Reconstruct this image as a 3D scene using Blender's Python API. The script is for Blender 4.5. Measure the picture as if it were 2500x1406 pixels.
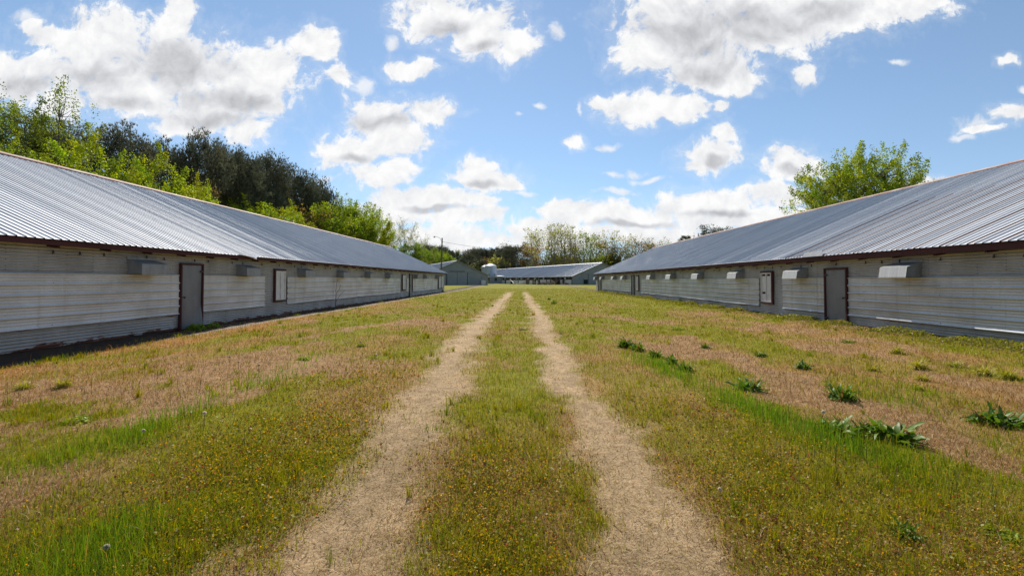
import bpy, math, random
import numpy as np
from mathutils import Vector, Matrix

for o in list(bpy.data.objects):
    bpy.data.objects.remove(o, do_unlink=True)
S = bpy.context.scene
COL = S.collection
R = math.radians

# ------------------------------------------------------------------ camera
EYE = 1.5
FPX = 1111.0                       # focal length for a picture 2500 wide
PITCH = R(1.5)
CX0 = 1275.0                       # where the barns' direction (+Y) falls
CY0 = 684.0 - FPX * math.tan(PITCH)
cam = bpy.data.cameras.new('camera')
camo = bpy.data.objects.new('camera', cam)
COL.objects.link(camo)
camo.location = (0, 0, EYE)
camo.rotation_euler = (R(90) + PITCH, 0, 0)
cam.sensor_width = 36.0
cam.lens = FPX / 2500.0 * 36.0
cam.shift_x = -(CX0 - 1250.0) / 2500.0
cam.shift_y = (CY0 - 703.0) / 2500.0
cam.clip_start = 0.05
cam.clip_end = 6000
S.camera = camo


def ray(px, py):
    """direction of a picture point as (x/y, z/y)"""
    a = (px - CX0) / FPX
    b = (CY0 - py) / FPX
    dy = math.cos(PITCH) - b * math.sin(PITCH)
    dz = math.sin(PITCH) + b * math.cos(PITCH)
    return a / dy, dz / dy


def at(px, py, Y):
    u, v = ray(px, py)
    return u * Y, Y, EYE + v * Y


def on_ground(px, py, z=0.0):
    u, v = ray(px, py)
    Y = (z - EYE) / v
    return u * Y, Y


# ------------------------------------------------------------------ light
SUN_EL, SUN_AZ = R(46), R(-10)     # azimuth from +Y towards +X
sd = Vector((math.sin(SUN_AZ) * math.cos(SUN_EL), math.cos(SUN_AZ) * math.cos(SUN_EL), math.sin(SUN_EL)))
sun = bpy.data.lights.new('sun', 'SUN')
suno = bpy.data.objects.new('sun', sun)
COL.objects.link(suno)
sun.energy = 4.4
sun.angle = R(0.53)
sun.color = (1.0, 0.94, 0.86)
suno.rotation_euler = sd.to_track_quat('Z', 'Y').to_euler()
suno.location = sd * 300

S.view_settings.view_transform = 'Standard'
S.view_settings.look = 'None'
S.view_settings.gamma = 1.0
S.view_settings.use_curve_mapping = False
S.view_settings.exposure = 0.4

# ------------------------------------------------------------------ sky with cumulus clouds
CLOUDS = [  # picture centre, radii
    (250, 120, 170, 110), (420, 160, 210, 105), (580, 200, 170, 105), (330, 225, 150, 80), (650, 170, 110, 85),
    (760, 105, 66, 55), (600, 318, 60, 36), (95, 185, 120, 70), (25, 190, 120, 65), (150, 255, 80, 48),
    (440, 14, 46, 26), (425, 55, 50, 40), (110, 85, 60, 34), (70, 60, 30, 18), (500, 268, 160, 58), (832, 190, 34, 30), (420, 305, 70, 24),
    (1070, 40, 105, 66), (1180, 78, 110, 66), (1240, 112, 75, 40), (1000, 160, 74, 26), (1040, 8, 80, 40),
    (1660, 60, 165, 110), (1850, 60, 190, 100), (1720, 165, 150, 62), (1590, 125, 95, 62), (2010, 45, 180, 62),
    (2160, 18, 170, 50), (1790, 195, 100, 36), (2270, 12, 60, 26), (1900, 10, 240, 60), (1640, -20, 120, 70),
    (1962, 188, 36, 30), (1570, 258, 120, 44), (1655, 268, 105, 36), (1760, 262, 24, 20), (1480, 242, 46, 22),
    (1402, 345, 30, 20),
    (930, 285, 105, 55), (1040, 272, 85, 36), (860, 365, 96, 52), (960, 340, 100, 56), (925, 435, 80, 42), (985, 412, 42, 32),
    (1180, 440, 105, 32), (1165, 410, 55, 30), (1240, 448, 50, 20),
    (1740, 388, 80, 42), (1772, 335, 40, 28), (1700, 410, 44, 28),
    (1940, 400, 92, 42), (1935, 368, 50, 30), (2400, 312, 50, 14), (2462, 278, 48, 26), (2452, 150, 36, 17),
    (2255, 444, 60, 18),
    (1040, 492, 170, 32), (1140, 530, 110, 30), (960, 520, 130, 34), (1180, 492, 46, 16), (1000, 570, 220, 26),
    (1390, 520, 100, 34), (1540, 528, 180, 38), (1740, 508, 190, 44), (1900, 480, 110, 38), (1330, 560, 150, 26),
    (1560, 575, 330, 26), (1200, 590, 330, 26), (1850, 540, 260, 40), (2150, 520, 240, 30),
]
WISPS = [
    (1480, 354, 40, 12), (1320, 255, 26, 12), (1410, 262, 14, 28), (2492, 212, 18, 9), (1490, 425, 56, 14), (1560, 418, 48, 16), (810, 435, 56, 14),
    (1500, 45, 26, 20), (1025, 375, 16, 40), (1265, 285, 20, 12), (2180, 150, 60, 12), (2360, 330, 60, 14), (2400, 300, 70, 30), (60, 40, 40, 26), (880, 200, 40, 30),
    (1500, 470, 90, 14), (2240, 445, 90, 26), (1600, 440, 60, 10), (1280, 470, 60, 14), (1350, 90, 30, 30), (960, 110, 30, 26),
]
DARKS = [
    (420, 150, 200, 66), (560, 240, 130, 44), (230, 190, 130, 46), (520, 285, 110, 30), (60, 205, 80, 34), (300, 250, 90, 26),
    (1690, 70, 150, 86), (1850, 70, 170, 66), (1720, 180, 120, 40), (2010, 30, 130, 36), (1100, 60, 70, 26),
    (940, 292, 90, 26), (880, 385, 50, 16), (1180, 452, 70, 12), (1940, 405, 50, 16), (1745, 400, 36, 14), (1180, 110, 60, 16),
    (1550, 548, 130, 9), (1760, 528, 100, 11), (1060, 512, 90, 8),
]


def build_world():
    w = bpy.data.worlds.new('World')
    S.world = w
    w.use_nodes = True
    nt = w.node_tree
    N, L = nt.nodes, nt.links
    N.clear()
    out = N.new('ShaderNodeOutputWorld')
    bg = N.new('ShaderNodeBackground')
    L.new(bg.outputs[0], out.inputs[0])
    sky = N.new('ShaderNodeTexSky')
    sky.sky_type = 'NISHITA'
    sky.sun_disc = False
    sky.sun_elevation = SUN_EL
    sky.sun_rotation = SUN_AZ
    sky.altitude = 50
    sky.air_density = 1.0
    sky.dust_density = 0.04
    sky.ozone_density = 2.2
    tc = N.new('ShaderNodeTexCoord')

    def val(sock, v):
        if isinstance(v, (int, float)):
            sock.default_value = v
        elif isinstance(v, tuple):
            sock.default_value = v
        else:
            L.new(v, sock)

    def m(op, a, b=None, c=None, clamp=False):
        n = N.new('ShaderNodeMath')
        n.operation = op
        n.use_clamp = clamp
        val(n.inputs[0], a)
        if b is not None:
            val(n.inputs[1], b)
        if c is not None:
            val(n.inputs[2], c)
        return n.outputs[0]

    def vm(op, a, b=None, scale=None):
        n = N.new('ShaderNodeVectorMath')
        n.operation = op
        val(n.inputs[0], a)
        if b is not None:
            val(n.inputs[1], b)
        if scale is not None:
            n.inputs['Scale'].default_value = scale
        return n.outputs['Value'] if op == 'LENGTH' else n.outputs[0]

    def noise(vec, scale, detail, rough, color=False, dist=0.0):
        n = N.new('ShaderNodeTexNoise')
        L.new(vec, n.inputs['Vector'])
        n.inputs['Scale'].default_value = scale
        n.inputs['Detail'].default_value = detail
        n.inputs['Roughness'].default_value = rough
        n.inputs['Distortion'].default_value = dist
        return n.outputs['Color'] if color else n.outputs['Fac']

    def smooth(x, lo, hi):
        n = N.new('ShaderNodeMapRange')
        n.interpolation_type = 'SMOOTHSTEP'
        val(n.inputs[0], x)
        n.inputs[1].default_value = lo
        n.inputs[2].default_value = hi
        return n.outputs[0]

    sep = N.new('ShaderNodeSeparateXYZ')
    L.new(tc.outputs['Generated'], sep.inputs[0])
    ay = m('MAXIMUM', m('ABSOLUTE', sep.outputs[1]), 0.08)
    u = m('DIVIDE', sep.outputs[0], ay)
    v = m('DIVIDE', sep.outputs[2], ay)
    cmb = N.new('ShaderNodeCombineXYZ')
    L.new(u, cmb.inputs[0])
    L.new(v, cmb.inputs[1])
    P = cmb.outputs[0]

    def blobs(p, table, k):
        d = None
        for (cx, cy, rx, ry) in table:
            a, b = ray(cx, cy)
            q = vm('MULTIPLY', vm('SUBTRACT', p, (a, b, 0.0)), (FPX / rx, FPX / ry, 0.0))
            l = vm('LENGTH', q)
            d = l if d is None else m('SMOOTH_MIN', d, l, k)
        return m('SUBTRACT', 1.0, d)

    def dens(p):
        w1 = vm('SCALE', vm('SUBTRACT', noise(p, 7.0, 3.0, 0.55, True), (0.5, 0.5, 0.5)), scale=0.085)
        p1 = vm('ADD', p, w1)
        base = blobs(p1, CLOUDS, 0.22)
        f = noise(p1, 15.0, 8.0, 0.60)
        f2 = noise(p1, 46.0, 6.0, 0.62)
        base = m('MINIMUM', base, 0.55)
        e = m('ADD', m('MULTIPLY', m('SUBTRACT', f, 0.5), 1.7), m('MULTIPLY', m('SUBTRACT', f2, 0.5), 1.25))
        return m('ADD', base, e), p1, e

    d0, pw, er = dens(P)
    ps = vm('ADD', pw, (-0.004, 0.022, 0.0))
    relief = m('SUBTRACT', noise(pw, 15.0, 5.0, 0.58), noise(ps, 15.0, 5.0, 0.58))
    alpha = m('POWER', smooth(d0, -0.17, 0.36), 1.1)
    veil = m('MULTIPLY', smooth(d0, -0.62, 0.10), 0.30)
    wisp = m('MULTIPLY', smooth(m('ADD', blobs(pw, WISPS, 0.2), er), 0.05, 0.95), 0.75)
    alpha = m('MAXIMUM', m('MAXIMUM', alpha, wisp), m('MULTIPLY', veil, noise(pw, 26.0, 4.0, 0.6)))
    dk = blobs(pw, DARKS, 0.3)
    fb = noise(pw, 11.0, 6.0, 0.55)
    core = smooth(m('ADD', dk, m('MULTIPLY', m('SUBTRACT', fb, 0.5), 1.6)), -0.25, 0.85)
    lit = m('ADD', 0.86, m('MULTIPLY', relief, 0.62))
    lit = m('SUBTRACT', lit, m('MULTIPLY', core, 0.34))
    lit = m('MINIMUM', m('MAXIMUM', lit, 0.42), 1.0)
    cr = N.new('ShaderNodeValToRGB')
    L.new(lit, cr.inputs[0])
    el = cr.color_ramp.elements
    el[0].position = 0.42
    el[0].color = (0.50, 0.51, 0.54, 1)
    el[1].position = 0.93
    el[1].color = (1.0, 1.0, 1.0, 1)
    e = el.new(0.72)
    e.color = (0.80, 0.81, 0.835, 1)
    ccol = vm('SCALE', cr.outputs[0], scale=CLOUD_GAIN)
    hsv = N.new('ShaderNodeHueSaturation')
    hsv.inputs['Hue'].default_value = 0.494
    hsv.inputs['Saturation'].default_value = 0.95
    hsv.inputs['Value'].default_value = SKY_GAIN
    # look a little above the horizon, where the air model is not yet yellow
    lift = N.new('ShaderNodeCombineXYZ')
    L.new(sep.outputs[0], lift.inputs[0])
    L.new(sep.outputs[1], lift.inputs[1])
    L.new(m('ADD', m('MULTIPLY', m('MAXIMUM', sep.outputs[2], 0.0), 0.95), 0.085), lift.inputs[2])
    L.new(vm('NORMALIZE', lift.outputs[0]), sky.inputs['Vector'])
    L.new(sky.outputs[0], hsv.inputs['Color'])
    mix = N.new('ShaderNodeMix')
    mix.data_type = 'RGBA'
    L.new(alpha, mix.inputs['Factor'])
    L.new(hsv.outputs[0], mix.inputs['A'])
    L.new(ccol, mix.inputs['B'])
    # clouds only above the horizon
    up = m('MULTIPLY', smooth(sep.outputs[2], -0.01, 0.01), smooth(sep.outputs[1], 0.0, 0.25))
    mix2 = N.new('ShaderNodeMix')
    mix2.data_type = 'RGBA'
    L.new(up, mix2.inputs['Factor'])
    L.new(hsv.outputs[0], mix2.inputs['A'])
    L.new(mix.outputs['Result'], mix2.inputs['B'])
    L.new(mix2.outputs['Result'], bg.inputs['Color'])
    bg.inputs['Strength'].default_value = SKY_STRENGTH
    w.cycles.sampling_method = 'MANUAL'
    w.cycles.sample_map_resolution = 512


SKY_STRENGTH = 0.10
SKY_GAIN = 1.04
CLOUD_GAIN = 7.5
build_world()


# ------------------------------------------------------------------ helpers
def tag(o, label=None, cat=None, group=None, kind=None):
    if label:
        o['label'] = label
    if cat:
        o['category'] = cat
    if group:
        o['group'] = group
    if kind:
        o['kind'] = kind
    return o


def empty(name, loc=(0, 0, 0), rz=0.0):
    o = bpy.data.objects.new(name, None)
    COL.objects.link(o)
    o.location = loc
    o.rotation_euler = (0, 0, rz)
    o.empty_display_size = 0.3
    return o


class MB:
    """collects faces into one mesh"""

    def __init__(self):
        self.v, self.f, self.m = [], [], []

    def face(self, pts, mi=0):
        b = len(self.v)
        self.v += [tuple(p) for p in pts]
        self.f.append(tuple(range(b, b + len(pts))))
        self.m.append(mi)

    def hexa(self, p, mi=0):
        """eight corners: four below, four above, same order"""
        b = len(self.v)
        self.v += [tuple(q) for q in p]
        for f in ((3, 2, 1, 0), (4, 5, 6, 7), (0, 1, 5, 4), (1, 2, 6, 5), (2, 3, 7, 6), (3, 0, 4, 7)):
            self.f.append(tuple(b + i for i in f))
            self.m.append(mi)

    def box(self, x0, x1, y0, y1, z0, z1, mi=0):
        self.hexa([(x0, y0, z0), (x1, y0, z0), (x1, y1, z0), (x0, y1, z0),
                   (x0, y0, z1), (x1, y0, z1), (x1, y1, z1), (x0, y1, z1)], mi)

    def tube(self, pts, rads, n=6, mi=0, cap=True):
        pts = [Vector(p) for p in pts]
        b = len(self.v)
        prev = None
        for i, p in enumerate(pts):
            d = (pts[min(i + 1, len(pts) - 1)] - pts[max(i - 1, 0)])
            d = d.normalized() if d.length > 1e-9 else Vector((0, 0, 1))
            a = Vector((1, 0, 0)) if abs(d.x) < 0.9 else Vector((0, 1, 0))
            if prev is not None:
                a = prev
            s = (a - d * a.dot(d)).normalized()
            t = d.cross(s)
            prev = s
            r = rads[i] if isinstance(rads, (list, tuple)) else rads
            for k in range(n):
                an = 2 * math.pi * k / n
                self.v.append(tuple(p + s * (r * math.cos(an)) + t * (r * math.sin(an))))
        for i in range(len(pts) - 1):
            for k in range(n):
                k2 = (k + 1) % n
                self.f.append((b + i * n + k, b + i * n + k2, b + (i + 1) * n + k2, b + (i + 1) * n + k))
                self.m.append(mi)
        if cap:
            self.f.append(tuple(b + k for k in reversed(range(n))))
            self.m.append(mi)
            e = b + (len(pts) - 1) * n
            self.f.append(tuple(e + k for k in range(n)))
            self.m.append(mi)

    def mesh(self, name, mats, smooth=False):
        me = bpy.data.meshes.new(name)
        me.from_pydata(self.v, [], self.f)
        for mt in (mats if isinstance(mats, (list, tuple)) else [mats]):
            me.materials.append(mt)
        me.polygons.foreach_set('material_index', self.m)
        if smooth:
            me.polygons.foreach_set('use_smooth', [True] * len(self.f))
        me.update()
        return me

    def build(self, name, mats, parent=None, smooth=False):
        return link(name, self.mesh(name, mats, smooth), parent)


def link(name, me, parent=None, loc=None):
    o = bpy.data.objects.new(name, me)
    COL.objects.link(o)
    if parent is not None:
        o.parent = parent
    if loc is not None:
        o.location = loc
    return o


def copy_tree(o, parent=None):
    c = o.copy()
    COL.objects.link(c)
    c.parent = parent
    for ch in list(o.children):
        copy_tree(ch, c)
    return c


def np_mesh(name, V, loops, starts, mats, cols=None, smooth=False):
    me = bpy.data.meshes.new(name)
    me.vertices.add(len(V))
    me.vertices.foreach_set('co', np.asarray(V, np.float32).ravel())
    me.loops.add(len(loops))
    me.loops.foreach_set('vertex_index', np.asarray(loops, np.int32))
    me.polygons.add(len(starts))
    me.polygons.foreach_set('loop_start', np.asarray(starts, np.int32))
    if cols is not None:
        at_ = me.attributes.new('Col', 'FLOAT_COLOR', 'POINT')
        c = np.ones((len(V), 4), np.float32)
        c[:, :3] = cols
        at_.data.foreach_set('color', c.ravel())
    for mt in (mats if isinstance(mats, (list, tuple)) else [mats]):
        me.materials.append(mt)
    if smooth:
        me.polygons.foreach_set('use_smooth', np.ones(len(starts), bool))
    me.update(calc_edges=True)
    me.validate()
    return me


def _hash(i, j, s):
    n = (i.astype(np.int64) * 374761393 + j.astype(np.int64) * 668265263 + s * 974711) & 0x7fffffff
    n = ((n ^ (n >> 13)) * 1274126177) & 0x7fffffff
    return ((n ^ (n >> 16)) & 0xffff) / 65535.0


def vnoise(x, y, s=0):
    xi, yi = np.floor(x), np.floor(y)
    fx, fy = x - xi, y - yi
    fx, fy = fx * fx * (3 - 2 * fx), fy * fy * (3 - 2 * fy)
    a, b = _hash(xi, yi, s), _hash(xi + 1, yi, s)
    c, d = _hash(xi, yi + 1, s), _hash(xi + 1, yi + 1, s)
    return (a * (1 - fx) + b * fx) * (1 - fy) + (c * (1 - fx) + d * fx) * fy


def fbm(x, y, s=0, o=4):
    t, a, n = 0.0, 1.0, 0.0
    for k in range(o):
        t = t + a * vnoise(x * 2 ** k + 17.3 * k, y * 2 ** k - 9.1 * k, s + k)
        n += a
        a *= 0.5
    return t / n


def sstep(x, a, b):
    t = np.clip((x - a) / (b - a), 0, 1)
    return t * t * (3 - 2 * t)


# ------------------------------------------------------------------ materials
def new_mat(name):
    mt = bpy.data.materials.new(name)
    mt.use_nodes = True
    nt = mt.node_tree
    return mt, nt, nt.nodes['Principled BSDF']


def n_noise(nt, scale, detail=4, rough=0.55, vec=None, stretch=None):
    tc = nt.nodes.new('ShaderNodeTexCoord')
    src = tc.outputs['Object']
    if stretch:
        mp = nt.nodes.new('ShaderNodeMapping')
        mp.inputs['Scale'].default_value = stretch
        nt.links.new(src, mp.inputs['Vector'])
        src = mp.outputs[0]
    n = nt.nodes.new('ShaderNodeTexNoise')
    n.inputs['Scale'].default_value = scale
    n.inputs['Detail'].default_value = detail
    n.inputs['Roughness'].default_value = rough
    nt.links.new(src, n.inputs['Vector'])
    return n.outputs['Fac']


def n_ramp(nt, fac, stops):
    r = nt.nodes.new('ShaderNodeValToRGB')
    e = r.color_ramp.elements
    e[0].position, e[0].color = stops[0][0], (*stops[0][1], 1)
    e[1].position, e[1].color = stops[-1][0], (*stops[-1][1], 1)
    for p, c in stops[1:-1]:
        q = e.new(p)
        q.color = (*c, 1)
    nt.links.new(fac, r.inputs[0])
    return r.outputs[0]


def n_mix(nt, fac, a, b):
    x = nt.nodes.new('ShaderNodeMix')
    x.data_type = 'RGBA'
    for s, v in (('Factor', fac), ('A', a), ('B', b)):
        if isinstance(v, (int, float)):
            x.inputs[s].default_value = v
        elif isinstance(v, tuple):
            x.inputs[s].default_value = (*v, 1)
        else:
            nt.links.new(v, x.inputs[s])
    return x.outputs['Result']


def n_bump(nt, bsdf, height, strength=0.3, dist=0.02):
    b = nt.nodes.new('ShaderNodeBump')
    b.inputs['Strength'].default_value = strength
    b.inputs['Distance'].default_value = dist
    nt.links.new(height, b.inputs['Height'])
    nt.links.new(b.outputs[0], bsdf.inputs['Normal'])


def weathered(name, base, dirt, rough=0.5, metal=0.0, rust=None, rust_at=(0.62, 0.72), rust_scale=3.0, stretch=(1, 1, 1),
              dirt_scale=2.0, dirt_at=(0.35, 0.75), streak=0.0, streak_col=(0.2, 0.16, 0.12), bump=0.0, low_rust=None):
    """sheet metal or paint with patches of dirt, runs down the sheet and rust"""
    mt, nt, b = new_mat(name)
    c = n_ramp(nt, n_noise(nt, dirt_scale, 5, 0.6, stretch=stretch), [(dirt_at[0], base), (dirt_at[1], dirt)])
    fine = n_ramp(nt, n_noise(nt, 40, 3, 0.6), [(0.3, (0.82, 0.82, 0.82)), (0.7, (1.06, 1.06, 1.06))])
    mul = nt.nodes.new('ShaderNodeMix')
    mul.data_type = 'RGBA'
    mul.blend_type = 'MULTIPLY'
    mul.inputs['Factor'].default_value = 0.7
    nt.links.new(c, mul.inputs['A'])
    nt.links.new(fine, mul.inputs['B'])
    c = mul.outputs['Result']
    if streak:
        s = n_ramp(nt, n_noise(nt, 3.0, 4, 0.6, stretch=(1, 1.6, 0.06)), [(0.55, (0, 0, 0)), (0.75, (1, 1, 1))])
        sm = nt.nodes.new('ShaderNodeMath')
        sm.operation = 'MULTIPLY'
        sm.inputs[1].default_value = streak
        nt.links.new(s, sm.inputs[0])
        c = n_mix(nt, sm.outputs[0], c, streak_col)
    if rust:
        r = n_noise(nt, rust_scale, 6, 0.65, stretch=stretch)
        f = n_ramp(nt, r, [(rust_at[0], (0, 0, 0)), (rust_at[1], (1, 1, 1))])
        rc = n_ramp(nt, n_noise(nt, 22, 4), [(0.3, tuple(k * 0.55 for k in rust)), (0.7, rust)])
        c = n_mix(nt, f, c, rc)
    if low_rust:
        tc = nt.nodes.new('ShaderNodeTexCoord')
        sp = nt.nodes.new('ShaderNodeSeparateXYZ')
        nt.links.new(tc.outputs['Object'], sp.inputs[0])
        h0, h1, rcol = low_rust
        a = nt.nodes.new('ShaderNodeMath')
        a.operation = 'MULTIPLY_ADD'
        nt.links.new(n_noise(nt, 1.6, 6, 0.7, stretch=(1, 1, 2.2)), a.inputs[0])
        a.inputs[1].default_value = (h1 - h0) * 2.2
        a.inputs[2].default_value = h0 - (h1 - h0) * 1.1
        g = nt.nodes.new('ShaderNodeMath')
        g.operation = 'SUBTRACT'
        nt.links.new(a.outputs[0], g.inputs[0])
        nt.links.new(sp.outputs[2], g.inputs[1])
        f = n_ramp(nt, g.outputs[0], [(0.0, (0, 0, 0)), (0.015, (1, 1, 1))])
        rc = n_ramp(nt, n_noise(nt, 18, 4), [(0.3, tuple(k * 0.5 for k in rcol)), (0.7, rcol)])
        c = n_mix(nt, f, c, rc)
    nt.links.new(c, b.inputs['Base Color'])
    b.inputs['Roughness'].default_value = rough
    b.inputs['Metallic'].default_value = metal
    if bump:
        n_bump(nt, b, n_noise(nt, 30, 4), bump, 0.01)
    return mt


def leaf_mat(name, trans=0.4, gloss=0.06, tint=(1, 1, 1)):
    mt = bpy.data.materials.new(name)
    mt.use_nodes = True
    nt = mt.node_tree
    nt.nodes.clear()
    out = nt.nodes.new('ShaderNodeOutputMaterial')
    a = nt.nodes.new('ShaderNodeAttribute')
    a.attribute_name = 'Col'
    col = a.outputs['Color']
    # each plant of a shared mesh has its own slight shift of hue
    oi = nt.nodes.new('ShaderNodeObjectInfo')
    hs = nt.nodes.new('ShaderNodeHueSaturation')
    mr = nt.nodes.new('ShaderNodeMapRange')
    nt.links.new(oi.outputs['Random'], mr.inputs[0])
    mr.inputs[3].default_value = 0.485
    mr.inputs[4].default_value = 0.515
    nt.links.new(mr.outputs[0], hs.inputs['Hue'])
    mv = nt.nodes.new('ShaderNodeMapRange')
    nt.links.new(oi.outputs['Random'], mv.inputs[0])
    mv.inputs[3].default_value = 1.12
    mv.inputs[4].default_value = 0.84
    nt.links.new(mv.outputs[0], hs.inputs['Value'])
    nt.links.new(col, hs.inputs['Color'])
    col = hs.outputs[0]
    d = nt.nodes.new('ShaderNodeBsdfDiffuse')
    t = nt.nodes.new('ShaderNodeBsdfTranslucent')
    g = nt.nodes.new('ShaderNodeBsdfGlossy')
    g.inputs['Roughness'].default_value = 0.45
    g.inputs['Color'].default_value = (0.8, 0.8, 0.8, 1)
    nt.links.new(col, d.inputs[0])
    v = nt.nodes.new('ShaderNodeMix')
    v.data_type = 'RGBA'
    v.blend_type = 'MULTIPLY'
    v.inputs['Factor'].default_value = 1
    nt.links.new(col, v.inputs['A'])
    v.inputs['B'].default_value = (*tint, 1)
    nt.links.new(v.outputs['Result'], t.inputs[0])
    m1 = nt.nodes.new('ShaderNodeMixShader')
    m1.inputs[0].default_value = trans
    nt.links.new(d.outputs[0], m1.inputs[1])
    nt.links.new(t.outputs[0], m1.inputs[2])
    m2 = nt.nodes.new('ShaderNodeMixShader')
    m2.inputs[0].default_value = gloss
    nt.links.new(m1.outputs[0], m2.inputs[1])
    nt.links.new(g.outputs[0], m2.inputs[2])
    nt.links.new(m2.outputs[0], out.inputs[0])
    return mt


RUST = (0.17, 0.055, 0.025)
M = {}
M['roof'] = weathered('roof_metal', (0.62, 0.62, 0.62), (0.48, 0.48, 0.485), 0.43, 0.06, stretch=(0.05, 3.2, 0.05), dirt_scale=1.0, dirt_at=(0.42, 0.60))
M['roof'].node_tree.nodes['Principled BSDF'].inputs['Specular IOR Level'].default_value = 0.8
M['roof_rust'] = weathered('roof_rust', (0.19, 0.055, 0.03), (0.11, 0.035, 0.022), 0.9, 0.0)
M['roof_rust'].node_tree.nodes['Principled BSDF'].inputs['Specular IOR Level'].default_value = 0.05
M['ridge'] = weathered('ridge_metal', (0.42, 0.22, 0.15), (0.30, 0.15, 0.10), 0.7, 0.0, rust=(0.55, 0.45, 0.38), rust_at=(0.5, 0.6), stretch=(1, .35, 1))
M['wall'] = weathered('wall_tin', (0.47, 0.465, 0.45), (0.28, 0.265, 0.235), 0.5, 0.2, stretch=(1, 1, 0.5), dirt_scale=1.1, streak=0.35,
                      streak_col=(0.22, 0.17, 0.12), rust=RUST, rust_at=(0.70, 0.78), rust_scale=1.7, low_rust=(0.10, 0.36, (0.16, 0.055, 0.03)))
M['clad_left'] = weathered('cladding_white', (0.66, 0.655, 0.64), (0.40, 0.37, 0.325), 0.45, 0.15, stretch=(1, 0.6, 0.8), dirt_scale=1.3, dirt_at=(0.38, 0.80),
                           rust=RUST, rust_at=(0.735, 0.76), rust_scale=4.0, streak=0.45, streak_col=(0.36, 0.29, 0.21))
M['clad_right'] = weathered('cladding_grey', (0.58, 0.58, 0.57), (0.34, 0.32, 0.285), 0.42, 0.25, stretch=(1, 0.6, 0.8), dirt_scale=1.3, dirt_at=(0.38, 0.80),
                            rust=RUST, rust_at=(0.735, 0.76), rust_scale=4.0, streak=0.6, streak_col=(0.26, 0.22, 0.18))
M['rustedge'] = weathered('rusted_edge', (0.15, 0.06, 0.035), (0.22, 0.13, 0.08), 0.9)
M['fascia'] = weathered('fascia_red_brown', (0.072, 0.013, 0.011), (0.036, 0.010, 0.009), 0.8, stretch=(1, .4, 1), rust=(0.10, 0.055, 0.035), rust_at=(0.68, 0.76))
M['maroon'] = weathered('maroon_paint', (0.075, 0.012, 0.013), (0.04, 0.010, 0.010), 0.75)
M['door'] = weathered('door_galvanised', (0.22, 0.22, 0.23), (0.15, 0.15, 0.16), 0.5, 0.35, stretch=(1, 1, 0.35), dirt_scale=3.0, streak=0.3, streak_col=(.2, .2, .2))
M['hood'] = weathered('hood_galvanised', (0.30, 0.305, 0.31), (0.20, 0.205, 0.21), 0.5, 0.35, stretch=(1, 1, 0.3), dirt_scale=6)
M['hood_pale_lit'] = weathered('hood_pale_lit', (0.60, 0.60, 0.59), (0.42, 0.42, 0.41), 0.5, 0.1, stretch=(1, 6, 0.12), dirt_scale=3.0, streak=0.0,
                           rust=(0.42, 0.20, 0.08), rust_at=(0.70, 0.76), rust_scale=1.5)  # front colour lightened to stand for grazing sun; the rust is its own
M['white'] = weathered('white_slats', (0.74, 0.72, 0.68), (0.58, 0.55, 0.50), 0.55, dirt_scale=4)
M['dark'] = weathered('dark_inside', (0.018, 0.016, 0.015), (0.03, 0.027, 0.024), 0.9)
M['found'] = weathered('foundation', (0.075, 0.052, 0.040), (0.045, 0.036, 0.030), 0.95, dirt_scale=4, bump=0.4)
M['far_wall'] = weathered('grey_wall', (0.30, 0.305, 0.30), (0.24, 0.245, 0.24), 0.6, 0.1, dirt_scale=0.5)
M['far_door'] = weathered('grey_door', (0.34, 0.345, 0.335), (0.29, 0.295, 0.29), 0.6, 0.1, dirt_scale=0.7)
M['far_roof'] = weathered('pale_roof', (0.50, 0.51, 0.525), (0.40, 0.41, 0.425), 0.5, 0.08, stretch=(0.1, 1.6, 0.1), dirt_scale=0.7, dirt_at=(.42, .62))
M['bin'] = weathered('bin_steel', (0.50, 0.54, 0.58), (0.42, 0.46, 0.50), 0.4, 0.5, dirt_scale=1)
M['wood'] = weathered('grey_wood', (0.20, 0.15, 0.10), (0.12, 0.09, 0.065), 0.85, stretch=(1, 1, 0.2), dirt_scale=5)
M['lumber'] = weathered('old_lumber', (0.24, 0.16, 0.11), (0.10, 0.07, 0.05), 0.9, dirt_scale=3)
M['red'] = weathered('red_paint', (0.34, 0.055, 0.045), (0.22, 0.05, 0.04), 0.6)
M['iron'] = weathered('dark_iron', (0.05, 0.048, 0.045), (0.09, 0.06, 0.045), 0.6, 0.4)
M['leaf'] = leaf_mat('leaves', 0.48, 0.03, (1.25, 1.2, 0.6))
M['needle'] = leaf_mat('needles', 0.3, 0.04)
M['blade'] = leaf_mat('grass_blades', 0.42, 0.02, (1.15, 1.1, 0.7))
M['straw'] = leaf_mat('straw_blades', 0.25, 0.015)
M['weed'] = leaf_mat('weed_leaves', 0.35, 0.03, (1.2, 1.2, 0.6))
M['bark'] = weathered('bark', (0.13, 0.105, 0.085), (0.07, 0.055, 0.045), 0.9, stretch=(1, 1, 0.2), dirt_scale=6)
M['bark_pale'] = weathered('pale_bark', (0.30, 0.27, 0.23), (0.19, 0.165, 0.14), 0.9, stretch=(1, 1, 0.2), dirt_scale=6)


# ------------------------------------------------------------------ ground
LEFT_X, RIGHT_X, TURN = -10.4, 10.4, 0.0108


def n_left(x, y):
    return x - LEFT_X - TURN * y


def n_right(x, y):
    return RIGHT_X - TURN * y - x


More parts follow.
